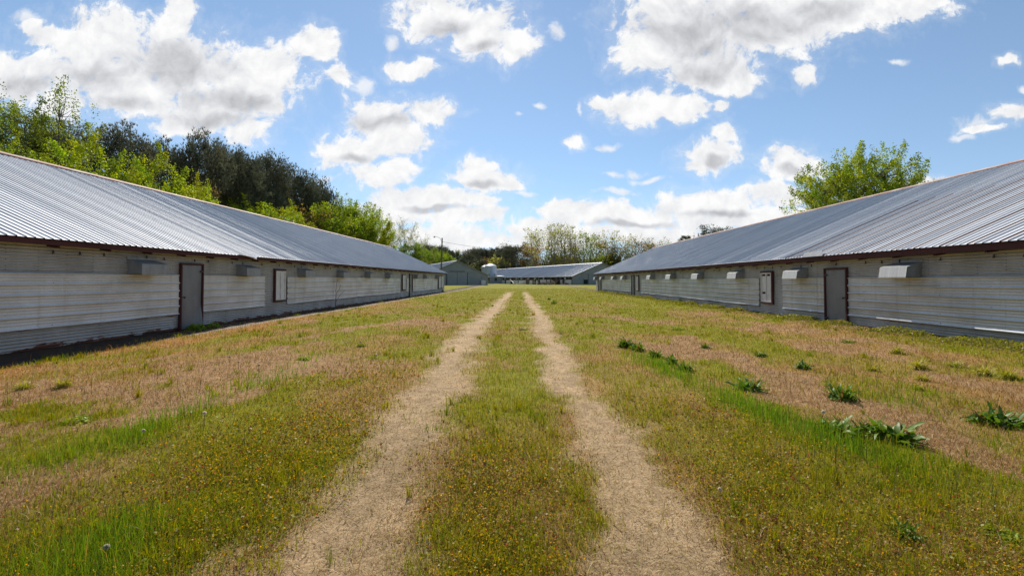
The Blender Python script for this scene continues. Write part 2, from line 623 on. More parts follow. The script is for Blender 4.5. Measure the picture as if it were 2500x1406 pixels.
def ground_z(x, y):
    x, y = np.asarray(x, float), np.asarray(y, float)
    z = 0.05 * (fbm(x * 0.35, y * 0.35, 5, 3) - 0.5) + 0.035 * (fbm(x * 1.7, y * 1.7, 9, 2) - 0.5)
    nl, nr = n_left(x, y), n_right(x, y)
    near = 1 - sstep(y, 9.0, 15.0)
    inside = sstep(nl, -0.5, 0.1)
    z = z - 0.17 * near * sstep(-nl, -1.6, -0.7) * inside
    z = z + 0.08 * sstep(y, 20, 52) * sstep(-nl, -3.0, -0.5)
    z = z + 0.10 * sstep(-nr, -4.0, -0.6)
    z = z + 0.32 * sstep(y, 55, 100)
    # wheel ruts
    z = z - 0.03 * np.exp(-((x - rut_left(y)) / 0.42) ** 2) - 0.03 * np.exp(-((x - rut_right(y)) / 0.42) ** 2)
    return z


def rut_left(y):
    return -1.18 - 0.25 * sstep(np.asarray(y, float), 3.5, 14.0) + 0.05 * np.sin(np.asarray(y, float) * 0.35)


def rut_right(y):
    return 0.75 - 0.1 * sstep(np.asarray(y, float), 3.0, 20.0) - 0.25 * sstep(np.asarray(y, float), 20, 50) + 0.05 * np.sin(np.asarray(y, float) * 0.3 + 1)


def lush(x, y):
    """strips of tall green grass on either side"""
    w = 0.9 * (fbm(y * 0.8, x * 0.2, 31, 3) - 0.5)
    a = np.exp(-((x + 3.85 + w) / 0.36) ** 2) * sstep(y, 2.6, 4.2) * (1 - sstep(y, 8.5, 11.0))
    b = np.exp(-((x - 2.75 - w - 0.12 * (4.5 - y)) / 0.36) ** 2) * sstep(y, 3.0, 3.8) * (1 - sstep(y, 8.0, 11.0))
    c = 0.8 * np.exp(-((x + 2.2 + w) / 0.7) ** 2) * (1 - sstep(y, 2.6, 3.4))
    d = 0.7 * np.exp(-((x - 4.8 - 3 * w) / 0.5) ** 2) * np.exp(-((y - 5.7) / 0.7) ** 2)
    k = 0.6 + 0.4 * sstep(fbm(x * 2.2, y * 1.1, 33, 3), 0.36, 0.56)
    return np.clip(np.maximum(np.maximum(a, b), np.maximum(c, d)) * k, 0, 1)


def thatch(x, y):
    """patches of matted dead grass and bare soil"""
    p = sstep(fbm(x * 0.75 + 5, y * 0.5, 97, 4) + 0.22 * (fbm(x * 3.1, y * 2.3, 99, 3) - 0.5), 0.575, 0.68) * (0.35 + 0.65 * sstep(np.abs(x), 1.8, 3.2))
    q = 0.9 * np.exp(-((x - 4.1) / 0.8) ** 2 - ((y - 5.0) / 0.8) ** 2) + 0.8 * np.exp(-((x + 3.6) / 0.5) ** 2 - ((y - 3.4) / 0.5) ** 2)
    return np.clip(np.maximum(p, q), 0, 1) * (1 - sstep(y, 14, 30))


def green(x, y):
    """how green the turf is, 0 dry straw to 1 fresh"""
    g = sstep(fbm(x * 0.55 + 3, y * 0.30, 11, 4), 0.43, 0.57) * 0.9
    g = 0.72 * g + 0.45 * sstep(fbm(x * 1.5, y * 0.9, 12, 3), 0.45, 0.58)
    nl, nr = n_left(x, y), n_right(x, y)
    g = g - 0.42 * (1 - sstep(nl, 1.5, 4.6)) * (1 - sstep(y, 30, 60))
    g = g - 0.22 * (1 - sstep(nr, 1.0, 6.5)) * (1 - sstep(y, 16, 40)) + 0.12 * sstep(y, 10, 18)
    g = g + 0.10 * np.exp(-((x + 0.2) / 0.5) ** 2) + 0.42 * sstep(y, 18, 45) + 0.13 + 0.10 * sstep(y, 7, 11)
    g = g + 0.30 * (1 - sstep(y, 3.0, 5.5)) * (1 - np.exp(-(x / 1.6) ** 4))
    return np.clip(np.maximum(g * (1 - 0.85 * thatch(x, y)), lush(x, y)), 0, 1)


def bare(x, y):
    """how worn: the two wheel ruts and the drip line by the left barn"""
    e = 0.85 * (fbm(x * 2.2, y * 1.3, 21, 4) - 0.5) + 0.30 * (fbm(x * 7, y * 7, 22, 2) - 0.5)
    hw = 0.36 + 0.06 * (1 - sstep(y, 2, 6))
    l = 1 - sstep(np.abs(x - rut_left(y) + 0.02) + e, hw - 0.22, hw + 0.32)
    r = 1 - sstep(np.abs(x - rut_right(y)) + e, hw - 0.28, hw + 0.18)
    fade = 1 - sstep(y, 50, 64)
    return np.clip(np.maximum(l, r) * fade, 0, 1)


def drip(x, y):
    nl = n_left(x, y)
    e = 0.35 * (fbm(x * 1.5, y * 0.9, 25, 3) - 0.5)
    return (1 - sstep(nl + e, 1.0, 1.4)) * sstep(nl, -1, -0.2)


def ground_color(x, y):
    g = green(x, y)[:, None]
    t = fbm(x * 2.7, y * 2.0, 41, 4)[:, None]
    f = fbm(x * 14, y * 9, 43, 3)[:, None]
    dry = np.array([0.34, 0.195, 0.062]) * (0.7 + 0.6 * t)
    orange = np.array([0.40, 0.19, 0.04])
    o = (1 - sstep(n_left(x, y), 1.5, 5.0))[:, None] * sstep(t, 0.35, 0.6)
    dry = dry * (1 - 0.6 * o) + orange * 0.6 * o
    grn = np.array([0.215, 0.205, 0.008]) * (0.7 + 0.6 * f)
    c = dry * (1 - g) + grn * g
    h = thatch(x, y)[:, None]
    c = c * (1 - h) + np.array([0.36, 0.215, 0.10]) * (0.6 + 0.8 * f) * h
    b = bare(x, y)[:, None]
    sand = np.array([0.47, 0.33, 0.185]) * (0.72 + 0.5 * f) * (0.75 + 0.5 * t)
    c = c * (1 - b) + sand * b
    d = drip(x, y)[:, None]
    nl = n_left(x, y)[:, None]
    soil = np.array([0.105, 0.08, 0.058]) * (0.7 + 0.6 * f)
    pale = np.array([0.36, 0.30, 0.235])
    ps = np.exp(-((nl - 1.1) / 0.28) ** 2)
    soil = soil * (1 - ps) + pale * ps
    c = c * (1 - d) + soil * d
    nr = n_right(x, y)[:, None]
    e = (1 - sstep(nr + 0.5 * (t - 0.5), 0.35, 0.8)) * sstep(nr, -1, -0.2)
    c = c * (1 - e) + np.array([0.20, 0.15, 0.105]) * (0.7 + 0.6 * f) * e
    return c


def ground_mat(name):
    mt, nt, b = new_mat(name)
    a = nt.nodes.new('ShaderNodeAttribute')
    a.attribute_name = 'Col'
    n1 = n_ramp(nt, n_noise(nt, 55, 5, 0.75), [(0.30, (0.45, 0.42, 0.38)), (0.52, (1.0, 1.0, 1.0)), (0.72, (1.55, 1.5, 1.42))])
    n2 = n_ramp(nt, n_noise(nt, 9, 5, 0.7), [(0.3, (0.72, 0.70, 0.66)), (0.7, (1.2, 1.2, 1.18))])
    for n in (n1, n2):
        x = nt.nodes.new('ShaderNodeMix')
        x.data_type = 'RGBA'
        x.blend_type = 'MULTIPLY'
        x.inputs['Factor'].default_value = 0.85
        nt.links.new(a.outputs['Color'] if n is n1 else cur, x.inputs['A'])
        nt.links.new(n, x.inputs['B'])
        cur = x.outputs['Result']
    nt.links.new(cur, b.inputs['Base Color'])
    b.inputs['Roughness'].default_value = 0.95
    b.inputs['Specular IOR Level'].default_value = 0.15
    n_bump(nt, b, n_noise(nt, 38, 6, 0.75), 0.9, 0.03)
    return mt


M['ground'] = ground_mat('turf_ground')


def grid_mesh(name, xs, ys, zf, mat, colf, smooth=True):
    X, Y = np.meshgrid(xs, ys)
    x, y = X.ravel(), Y.ravel()
    V = np.stack([x, y, zf(x, y)], 1)
    nx, ny = len(xs), len(ys)
    i = (np.arange(ny - 1)[:, None] * nx + np.arange(nx - 1)[None]).ravel()
    F = np.stack([i, i + 1, i + nx + 1, i + nx], 1)
    return np_mesh(name, V, F.ravel(), np.arange(len(F)) * 4, mat, colf(x, y), smooth)


xs = np.concatenate([-np.geomspace(700, 14, 22), np.linspace(-13, 13, 330), np.geomspace(14, 700, 22)])
ys = np.concatenate([np.linspace(-60, -6, 8), np.linspace(-4, 1, 12), np.geomspace(1.3, 75, 420), np.geomspace(80, 1600, 24)])
tag(link('ground', grid_mesh('ground', xs, ys, ground_z, M['ground'], ground_color)), 'rough turf ground between and beyond the long metal sheds', 'ground', kind='structure')


def rut_strip(fx, label, seed):
    """trodden straw-coloured wheel track as a thin sheet on the turf, its edge uneven"""
    yy = np.geomspace(0.9, 62, 420)
    k = 15
    s = np.linspace(-1, 1, k)
    c = fx(yy)
    wl = 0.27 + 0.06 * (1 - sstep(yy, 2, 6)) + 0.26 * (fbm(yy * 1.9, yy * 0 + seed, seed, 4) - 0.5)
    wr = 0.27 + 0.06 * (1 - sstep(yy, 2, 6)) + 0.26 * (fbm(yy * 1.9, yy * 0 + seed + 5, seed + 3, 4) - 0.5)
    wl, wr = wl * (1 - 0.7 * sstep(yy, 48, 62)), wr * (1 - 0.7 * sstep(yy, 48, 62))
    x = c[:, None] + np.where(s < 0, wl[:, None] * s, wr[:, None] * s)
    y = np.repeat(yy[:, None], k, 1)
    lift = 0.006 * (1 - np.abs(s) ** 4)[None] - 0.004 * (np.abs(s) > 0.99)[None]
    z = ground_z(x.ravel(), y.ravel()).reshape(x.shape) + lift
    V = np.stack([x.ravel(), y.ravel(), z.ravel()], 1)
    i = (np.arange(len(yy) - 1)[:, None] * k + np.arange(k - 1)[None]).ravel()
    F = np.stack([i, i + 1, i + k + 1, i + k], 1)
    me = np_mesh('wheel_track', V, F.ravel(), np.arange(len(F)) * 4, M['ground'], ground_color(x.ravel(), y.ravel()), True)
    return tag(link('wheel_track', me), label, 'track', kind='structure')


rut_strip(rut_left, 'left worn straw coloured wheel track through the grass', 61)
rut_strip(rut_right, 'right worn straw coloured wheel track through the grass', 77)


# ------------------------------------------------------------------ the two long sheds
def barn(side, label, y_near, y_far, ridge_n, ridge_z, eave_z, fas0, fas1, clad_z, clad_mat, hood_mat, hood_z, base_z,
         clads, doors, windows, hoods, seams=False, seed=1):
    """local frame: x = side * n with n the distance out from the wall into the yard, y along the shed"""
    rng = random.Random(seed)
    root = empty('poultry_shed', (LEFT_X if side > 0 else RIGHT_X, 0, 0), -TURN if side > 0 else TURN)
    tag(root, label, 'shed', 'long metal sheds along the track')

    def P(n, y, z):
        return (side * n, y, z)

    def box(mb, n0, n1, y0, y1, z0, z1, mi=0):
        mb.hexa([P(n0, y0, z0), P(n1, y0, z0), P(n1, y1, z0), P(n0, y1, z0), P(n0, y0, z1), P(n1, y0, z1), P(n1, y1, z1), P(n0, y1, z1)], mi)

    # corrugated wall facing the yard
    yy = np.arange(y_near, y_far + 0.01, 0.15)
    zz = np.arange(-0.05, eave_z + 0.02, 0.068 / 7)
    YY, ZZ = np.meshgrid(yy, zz, indexing='ij')
    y, z = YY.ravel(), ZZ.ravel()
    nb = 0.0155 * np.sin(2 * np.pi * z / 0.068) + 0.02 * (fbm(y * 0.7, z * 1.3, seed, 3) - 0.5) + 0.012 * (vnoise(y / 0.76 + 0 * z, np.floor(z / 0.9), seed + 7) - 0.5)
    zb = base_z + 0.12 * np.clip(fbm(y * 0.55, y * 0, seed + 2, 2) - 0.48, 0, 1) + 0.05 * (fbm(y * 4, y * 0, seed + 3, 3) - 0.5) + (0.05 * sstep(y, 20, 52) if side > 0 else 0.06)
    zc = np.maximum(z, zb)
    V = np.stack([side * nb, y, zc], 1)
    nz = len(zz)
    i = (np.arange(len(yy) - 1)[:, None] * nz + np.arange(nz - 1)[None]).ravel()
    F = np.stack([i, i + 1, i + nz + 1, i + nz], 1)
    keep = (zc[F].max(1) - zc[F].min(1)) > 1e-4
    F = F[keep]
    link('wall', np_mesh('wall', V, F.ravel(), np.arange(len(F)) * 4, M['wall'], None, True), root)
    # other walls of the shed: two gables and the far side
    mb = MB()
    back = 2 * ridge_n
    for yg in (y_near, y_far - 0.02):
        mb.face([P(-0.03, yg, -0.4), P(back, yg, -0.4), P(back, yg, eave_z - .08), P(ridge_n, yg, ridge_z - 0.12), P(-0.03, yg, eave_z - .08)])
    mb.face([P(back, y_near, -0.4), P(back, y_far, -0.4), P(back, y_far, eave_z - .08), P(back, y_near, eave_z - .08)])
    mb.build('gable_wall', M['wall'], root)
    mb = MB()
    box(mb, -0.14, -0.03, y_near, y_far - 0.03, -0.45, 0.35)
    mb.build('foundation', M['found'], root)

    # roof: ribbed sheets, every rib modelled
    pitch = 0.172
    prof = [(0.0, 0.0), (0.122, 0.0), (0.138, 0.0), (0.1425, 0.010), (0.149, 0.0235), (0.151, 0.0235)]
    n_per = int((y_far + 0.45 - y_near) / pitch)
    pk = len(prof)
    k = np.arange(n_per * pk)
    py = y_near + (k // pk) * pitch + np.array([p[0] for p in prof])[k % pk]
    ph = np.array([p[1] for p in prof])[k % pk] * (0.82 + 0.40 * vnoise(k // pk + 0.5, k * 0.0, seed + 15))
    rows = 9
    sl = np.linspace(0, 1, rows)
    e_n = 0.36
    nn = e_n + (ridge_n - e_n) * sl
    zr = eave_z + (ridge_z - eave_z) * sl
    A, B = np.meshgrid(np.arange(len(py)), np.arange(rows), indexing='ij')
    wav = 0.009 * (fbm(py[A].ravel() * 0.5, nn[B].ravel() * 0.6, seed + 11, 3) - 0.5)
    tilt = 0.009 * (vnoise(np.floor(py[A].ravel() / (pitch * 4)), nn[B].ravel() * 0 + 3, seed + 12) - 0.5) * ((py[A].ravel() / (pitch * 4)) % 1.0)
    edge = 0.03 * (vnoise(np.floor(py[A].ravel() / (pitch * 4)), nn[B].ravel() * 0, seed + 13) - 0.5) * (B.ravel() == 0)
    V = np.stack([side * (nn[B].ravel() + edge), py[A].ravel(), zr[B].ravel() + ph[A].ravel() + wav + tilt], 1)
    i = (np.arange(len(py) - 1)[:, None] * rows + np.arange(rows - 1)[None])
    F = np.stack([i, i + 1, i + rows + 1, i + rows], 2).reshape(-1, 4)
    me = np_mesh('roof', V, F.ravel(), np.arange(len(F)) * 4, [M['roof'], M['roof_rust']], None, False)
    if seams:
        per = (np.arange(len(py) - 1) // pk)
        pos = (np.arange(len(py) - 1) % pk)
        on = (per % 4 == 1) & (pos >= 1) & (pos <= 4) & (py[:-1] < 17.5)
        mi = np.repeat(on.astype(np.int32), rows - 1)
        # rust dies out up the sheet on the farther seams
        row = np.tile(np.arange(rows - 1), len(py) - 1)
        far = np.repeat(py[:-1] > 14.0, rows - 1)
        mi[far & (row > 4)] = 0
        me.polygons.foreach_set('material_index', mi)
    roof = link('roof', me, root)
    mb = MB()
    mb.face([P(ridge_n, y_near, ridge_z), P(back - 0.36, y_near, eave_z), P(back - 0.36, y_far + 0.4, eave_z), P(ridge_n, y_far + 0.4, ridge_z)])
    mb.build('rear_slope', M['roof'], roof)
    # ridge cap, a folded strip in lapped lengths
    mb = MB()
    dz = (ridge_z - eave_z) / (e_n - ridge_n)
    y = y_near
    while y < y_far + 0.4:
        y2 = min(y + 3.0, y_far + 0.45)
        up = 0.042 + rng.uniform(0, 0.02)
        w = 0.24 + rng.uniform(-.02, .02)
        for a, b2 in ((ridge_n + w, ridge_n), (ridge_n, ridge_n - w)):
            za = ridge_z + up - abs(a - ridge_n) * dz
            zb2 = ridge_z + up - abs(b2 - ridge_n) * dz
            mb.face([P(a, y, za), P(a, y2, za), P(b2, y2, zb2), P(b2, y, zb2)])
        a = ridge_n + w
        za = ridge_z + up - w * dz
        mb.face([P(a, y, za), P(a, y2, za), P(a, y2, za - 0.04), P(a, y, za - 0.04)])
        y = y2
    mb.build('ridge_cap', M['ridge'], roof)
    # eave board and rafter ends
    mb = MB()
    y = y_near
    while y < y_far + 0.3:
        y2 = min(y + 4.2, y_far + 0.3)
        j = rng.uniform(-0.008, 0.008)
        box(mb, 0.27, 0.31, y, y2 - 0.004, fas0 + j, fas1 + 0.02)
        y = y2
    mb.build('eave_board', M['fascia'], root)
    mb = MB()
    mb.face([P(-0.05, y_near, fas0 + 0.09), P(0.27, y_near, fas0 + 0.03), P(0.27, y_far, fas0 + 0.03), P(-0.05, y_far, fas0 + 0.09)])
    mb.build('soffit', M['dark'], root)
    mb = MB()
    mb.hexa([P(0.02, -0.025, fas0 - 0.01), P(0.262, -0.025, fas0 - 0.045), P(0.262, 0.025, fas0 - 0.045), P(0.02, 0.025, fas0 - 0.01),
             P(0.02, -0.025, fas0 + 0.06), P(0.262, -0.025, fas0 + 0.02), P(0.262, 0.025, fas0 + 0.02), P(0.02, 0.025, fas0 + 0.06)])
    tail = mb.mesh('rafter_end', M['fascia'])
    y = 7.4
    while y < 48:
        link('rafter_end', tail, root, (0, y, 0))
        y += 1.22

    # overlaid ribbed cladding
    z0, z1 = clad_z
    H = z1 - z0
    prof = []
    for b in range(5):
        zb_ = z0 + H * b / 5
        hb = H / 5
        prof += [(zb_ - 0.004, 0.034), (zb_ + 0.022, 0.034), (zb_ + 0.036, 0.004),
                 (zb_ + hb * 0.40, 0.0), (zb_ + hb * 0.44, 0.010), (zb_ + hb * 0.48, 0.0), (zb_ + hb * 0.68, 0.0), (zb_ + hb * 0.72, 0.010), (zb_ + hb * 0.76, 0.0), (zb_ + hb - 0.014, 0.004)]
    prof += [(z1, 0.024), (z1 + 0.018, 0.022), (z1 + 0.022, 0.0)]
    pz = np.array([p[0] for p in prof])
    pn = np.array([p[1] for p in prof])
    q = 0
    for (ya, yb) in clads:
        y = ya
        while y < yb - 0.05:
            y2 = min(y + 4.4 + rng.uniform(-.4, .4), yb)
            if yb - y2 < 0.6:
                y2 = yb
            yy = np.linspace(y, y2 + (0.02 if y2 < yb else 0), max(2, int((y2 - y) / 0.3) + 2))
            YY, KK = np.meshgrid(yy, np.arange(len(pz)), indexing='ij')
            y_, k_ = YY.ravel(), KK.ravel()
            nn_ = 0.034 + pn[k_] + (0.006 if q % 2 else 0.0) + 0.034 * (fbm(y_ * 0.9, pz[k_] * 2.2, seed + 20 + q, 3) - 0.5)
            zz_ = pz[k_] + 0.035 * (fbm(y_ * 0.35, y_ * 0, seed + 30, 2) - 0.5) + (0.0 if side > 0 else 0.03 * sstep(y_, 15, 50) * (pz[k_] < z0 + H * .5))
            V = np.stack([side * nn_, y_, zz_], 1)
            np_ = len(pz)
            i = (np.arange(len(yy) - 1)[:, None] * np_ + np.arange(np_ - 1)[None]).ravel()
            F = np.stack([i, i + 1, i + np_ + 1, i + np_], 1)
            link('cladding_panel', np_mesh('cladding_panel', V, F.ravel(), np.arange(len(F)) * 4, clad_mat, None, False), root)
            q += 1
            y = y2
        # rusted lower edge showing beneath the sheet
        yy = np.arange(ya, yb, 0.08)
        lo = z0 - 0.012 - 0.05 * np.clip(fbm(yy * 1.1, yy * 0, seed + 41, 4) - 0.45, 0, 1) * 4 * (fbm(yy * 6, yy * 0, seed + 42, 3))
        mb = MB()
        lo = np.minimum(lo, z0 - 0.014)
        for a in range(len(yy) - 1):
            if True:
                mb.face([P(0.022, yy[a], lo[a]), P(0.022, yy[a + 1], lo[a + 1]), P(0.022, yy[a + 1], z0 + 0.01), P(0.022, yy[a], z0 + 0.01)])
        if mb.f:
            mb.build('rusted_edge', M['rustedge'], root)
    # screw heads and dark strap hooks
    mb = MB()
    for (ya, yb) in clads:
        y = max(ya, 6) + 0.3
        while y < min(yb, 30):
            for b in range(5):
                c = z0 + H * (b + 0.16) / 5
                s = 0.007
                box(mb, 0.03, 0.042, y - s, y + s, c - s, c + s)
            y += 1.22
    y = 6.3
    while y < 34:
        c = fas0 - 0.10 - rng.uniform(0, .02)
        mb.hexa([P(0.01, y - .012, c - .05), P(0.04, y - .022, c - .05), P(0.04, y + .022, c - .05), P(0.01, y + .012, c - .05),
                 P(0.01, y - .006, c + .03), P(0.03, y - .006, c + .03), P(0.03, y + .006, c + .03), P(0.01, y + .006, c + .03)])
        y += rng.choice([0.6, 1.2, 1.25])
    tag(mb.build('fasteners', M['iron'], root), kind='stuff')
    # upright laps in the tin, rows of nails
    mb = MB()
    y = 6.0
    while y < 45:
        for j in range(9):
            c = 1.65 + j * 0.068
            if rng.random() < .75 and c < fas0 - 0.02:
                box(mb, 0.008, 0.02, y - .006, y + .006, c - .006, c + .006)
        y += 0.61
    tag(mb.build('nails', M['iron'], root), kind='stuff')

    # doors
    for (ya, yb, zt, zb_, dm) in doors:
        mb = MB()
        g = 0.048
        box(mb, 0.0, 0.085, ya - g, ya, zb_, zt + g)
        box(mb, 0.0, 0.085, yb, yb + g, zb_, zt + g)
        box(mb, 0.0, 0.083, ya, yb, zt, zt + g)
        fr = mb.build('door_frame', M['maroon'], root)
        nu, nv = 14, 22
        V = []
        w = yb - ya
        for a in range(nu + 1):
            for b in range(nv + 1):
                s, t = a / nu, b / nv
                n = 0.040 + 0.006 * math.sin(s * 5 + t * 3)
                if side > 0 and w > 0.5:                   # buckled lower corner
                    d = (1.0 - s) * 0.9 + t * 1.6 - 0.62
                    if d < 0:
                        n += -d * 0.16
                    n += 0.012 * math.exp(-((s - 0.45 - 0.5 * t) / 0.08) ** 2) * (1 if t < .5 else 0)
                V.append(P(n, ya + 0.012 + s * (w - 0.024), zb_ + 0.01 + t * (zt - zb_ - 0.02)))
        mb = MB()
        mb.v = V
        for a in range(nu):
            for b in range(nv):
                i0 = a * (nv + 1) + b
                mb.f.append((i0, i0 + nv + 1, i0 + nv + 2, i0 + 1))
                mb.m.append(0)
        dr = mb.build('door', M['door'], root)
        mb = MB()
        yh = ya + 0.06
        zh = zb_ + (zt - zb_) * 0.5
        box(mb, 0.05, 0.075, yh - .03, yh + .10, zh - .012, zh + .012)
        box(mb, 0.076, 0.10, yh + .02, yh + .05, zh - .035, zh + .02)
        mb.build('handle', M['iron'], dr)
        for zh in (0.12, 0.9):
            mb = MB()
            box(mb, 0.05, 0.09, yb - .10, yb + .02, zb_ + (zt - zb_) * zh - .02, zb_ + (zt - zb_) * zh + .02)
            mb.build('hinge', M['iron'], dr)
    # slatted shutters
    for (ya, yb, zb_, zt, broken) in windows:
        mb = MB()
        g = 0.075
        box(mb, 0.0, 0.09, ya, ya + g, zb_, zt)
        box(mb, 0.0, 0.09, yb - g * .35, yb, zb_, zt)
        box(mb, 0.0, 0.088, ya + g, yb - g * .35, zt - g, zt)
        box(mb, 0.0, 0.088, ya + g, yb - g * .35, zb_, zb_ + g)
        wn = mb.build('shutter_window', M['maroon'], root)
        mb = MB()
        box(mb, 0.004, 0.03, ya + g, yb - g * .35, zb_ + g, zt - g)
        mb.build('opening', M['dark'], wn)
        y0, y1, u0, u1 = ya + g + .004, yb - g * .35 - .004, zb_ + g + .004, zt - g - .004
        mb = MB()
        f = 0.045
        box(mb, 0.032, 0.095, y0, y0 + f, u0, u1)
        box(mb, 0.032, 0.095, y1 - f, y1, u0, u1)
        box(mb, 0.032, 0.093, y0 + f, y1 - f, u1 - f, u1)
        box(mb, 0.032, 0.093, y0 + f, y1 - f, u0, u0 + f)
        ym = (y0 + y1) / 2
        box(mb, 0.032, 0.091, ym - .02, ym + .02, u0 + f, u1 - f)
        mb.build('frame', M['white'], wn)
        ns = 12
        for c, (a, b) in enumerate(((y0 + f + .003, ym - .023), (ym + .023, y1 - f - .003))):
            mb = MB()
            for s_ in range(ns):
                if broken and ((s_ == ns - 1) or (c == 1 and s_ == 3)):
                    continue
                h = (u1 - u0 - 2 * f) / ns
                lo, hi = u0 + f + s_ * h, u0 + f + (s_ + 1) * h + .006
                j = rng.uniform(-.004, .004)
                if broken and rng.random() < .4:
                    j = rng.uniform(0, .035)
                sk = rng.uniform(-.006, .006) * (3 if broken else 1)
                mb.hexa([P(0.062 + j, a, lo + sk), P(0.070 + j, a, lo + sk), P(0.070 + j, b, lo - sk), P(0.062 + j, b, lo - sk),
                         P(0.046, a, hi), P(0.054, a, hi), P(0.054, b, hi), P(0.046, b, hi)])
            mb.build('slats', M['white'], wn)
    # vent hoods
    hb, hf, ht = hood_z
    lean = 0.0 if side > 0 else 0.045  # right hood fronts slanted so they catch more of the sun
    for y0 in hoods:
        w = 0.88
        j = rng.uniform(-0.012, 0.012)
        d = 0.385 + rng.uniform(-.01, .01)
        mb = MB()
        a = [P(0.012, y0, hb + j), P(d + lean, y0, hb + j), P(d, y0, hf + j), P(0.012, y0, ht + j)]
        b = [P(0.012, y0 + w, hb + j), P(d + lean, y0 + w, hb + j), P(d, y0 + w, hf + j), P(0.012, y0 + w, ht + j)]
        mb.face([a[1], b[1], b[2], a[2]], 1)
        mb.face([a[2], b[2], b[3], a[3]])
        mb.face(a)
        mb.face(b)
        # turned lip and back flange
        mb.hexa([P(d + lean, y0 - .004, hb + j - .018), P(d + lean + .006, y0 - .004, hb + j - .018), P(d + lean + .006, y0 + w + .004, hb + j - .018), P(d + lean, y0 + w + .004, hb + j - .018),
                 P(d + lean, y0 - .004, hb + j + .01), P(d + lean + .006, y0 - .004, hb + j + .01), P(d + lean + .006, y0 + w + .004, hb + j + .01), P(d + lean, y0 + w + .004, hb + j + .01)], 1)
        mb.hexa([P(0.013, y0 - .03, ht + j - .02), P(0.018, y0 - .03, ht + j - .02), P(0.018, y0 + w + .03, ht + j - .02), P(0.013, y0 + w + .03, ht + j - .02),
                 P(0.013, y0 - .03, ht + j + .06), P(0.018, y0 - .03, ht + j + .06), P(0.018, y0 + w + .03, ht + j + .06), P(0.013, y0 + w + .03, ht + j + .06)])
        mb.build('vent_hood', [M['hood'], hood_mat], root)
    return root, P, box


def wl(px):
    return -LEFT_X / (TURN - ray(px, 684)[0])


def wr(px):
    return RIGHT_X / (TURN + ray(px, 684)[0])


shed, P, box = barn(
    1, 'long left shed with off white wall panels and a buckled grey door', -6, 57.2, -7.0, 5.70, 2.37, 2.24, 2.335,
    (0.49, 1.632), M['clad_left'], M['hood'], (1.66, 1.93, 2.05), 0.03,
    [(-5.9, wl(434)), (wl(492.5), wl(644)), (wl(700), wl(976)), (wl(991.5), wl(997)), (wl(1007), wl(1066))],
    [(wl(439), wl(489), 1.97, 0.0, 0), (wl(998.6), wl(1005), 2.0, 0.05, 0)],
    [(wl(666.5), wl(694), 0.60, 1.96, False), (wl(980.5), wl(988.5), 0.66, 2.0, False), (wl(1069.5), wl(1075), 0.5, 2.05, False), (wl(1075.8), wl(1080), 0.5, 2.05, False)],
    [wl(310), wl(576), wl(726), wl(822), wl(890), wl(940), wl(1009), wl(1033), wl(1063)], seed=3)
mb = MB()          # lifted corner of a roof sheet over the eave
y = wl(553)
mb.face([P(0.34, y, 2.372), P(0.39, y + .1, 2.40), P(0.46, y + .75, 2.33), P(0.44, y + 1.0, 2.27), P(0.36, y + 1.15, 2.38)])
mb.face([P(0.46, y + .75, 2.33), P(0.44, y + 1.0, 2.27), P(0.40, y + .9, 2.26)])
mb.build('bent_sheet', M['roof'], shed)

shed, P, box = barn(
    -1, 'long right shed with rust lined roof ribs and vent hood fronts toned as sunlit', -6, 60.0, -7.75, 5.80, 2.30, 2.135, 2.265,
    (0.41, 1.56), M['clad_right'], M['hood_pale_lit'], (1.575, 1.84, 1.97), 0.06,
    [(-5.9, wr(2073)), (wr(2016), wr(1913)), (wr(1855.5), wr(1567)), (wr(1542), wr(1472))],
    [(wr(2069), wr(2019), 1.85, 0.03, 0), (wr(1549), wr(1543.5), 1.9, 0.08, 0), (wr(1468), wr(1461.5), 1.95, 0.1, 0)],
    [(wr(1890), wr(1861), 0.52, 1.88, True), (wr(1561), wr(1555), 0.56, 1.9, False)],
    [wr(2252), wr(1973.5), wr(1817.8), wr(1719), wr(1650), wr(1598.8), wr(1529.4), wr(1504.7), wr(1474.8), wr(1459)], seams=True, seed=8)
mb = MB()          # a turned-up scrap of roofing standing on the eave
ya, yb = wr(2037), wr(1987)
mb.face([P(0.385, ya, 2.30), P(0.385, yb, 2.30), P(0.31, yb, 2.47), P(0.31, ya + .1, 2.47)])
mb.face([P(0.31, yb, 2.47), P(0.31, ya + .1, 2.47), P(0.20, ya + .1, 2.46), P(0.20, yb, 2.46)])
mb.build('bent_sheet', M['hood'], shed)


# ------------------------------------------------------------------ far sheds, feed bin, lean-to
TH = R(22.8)


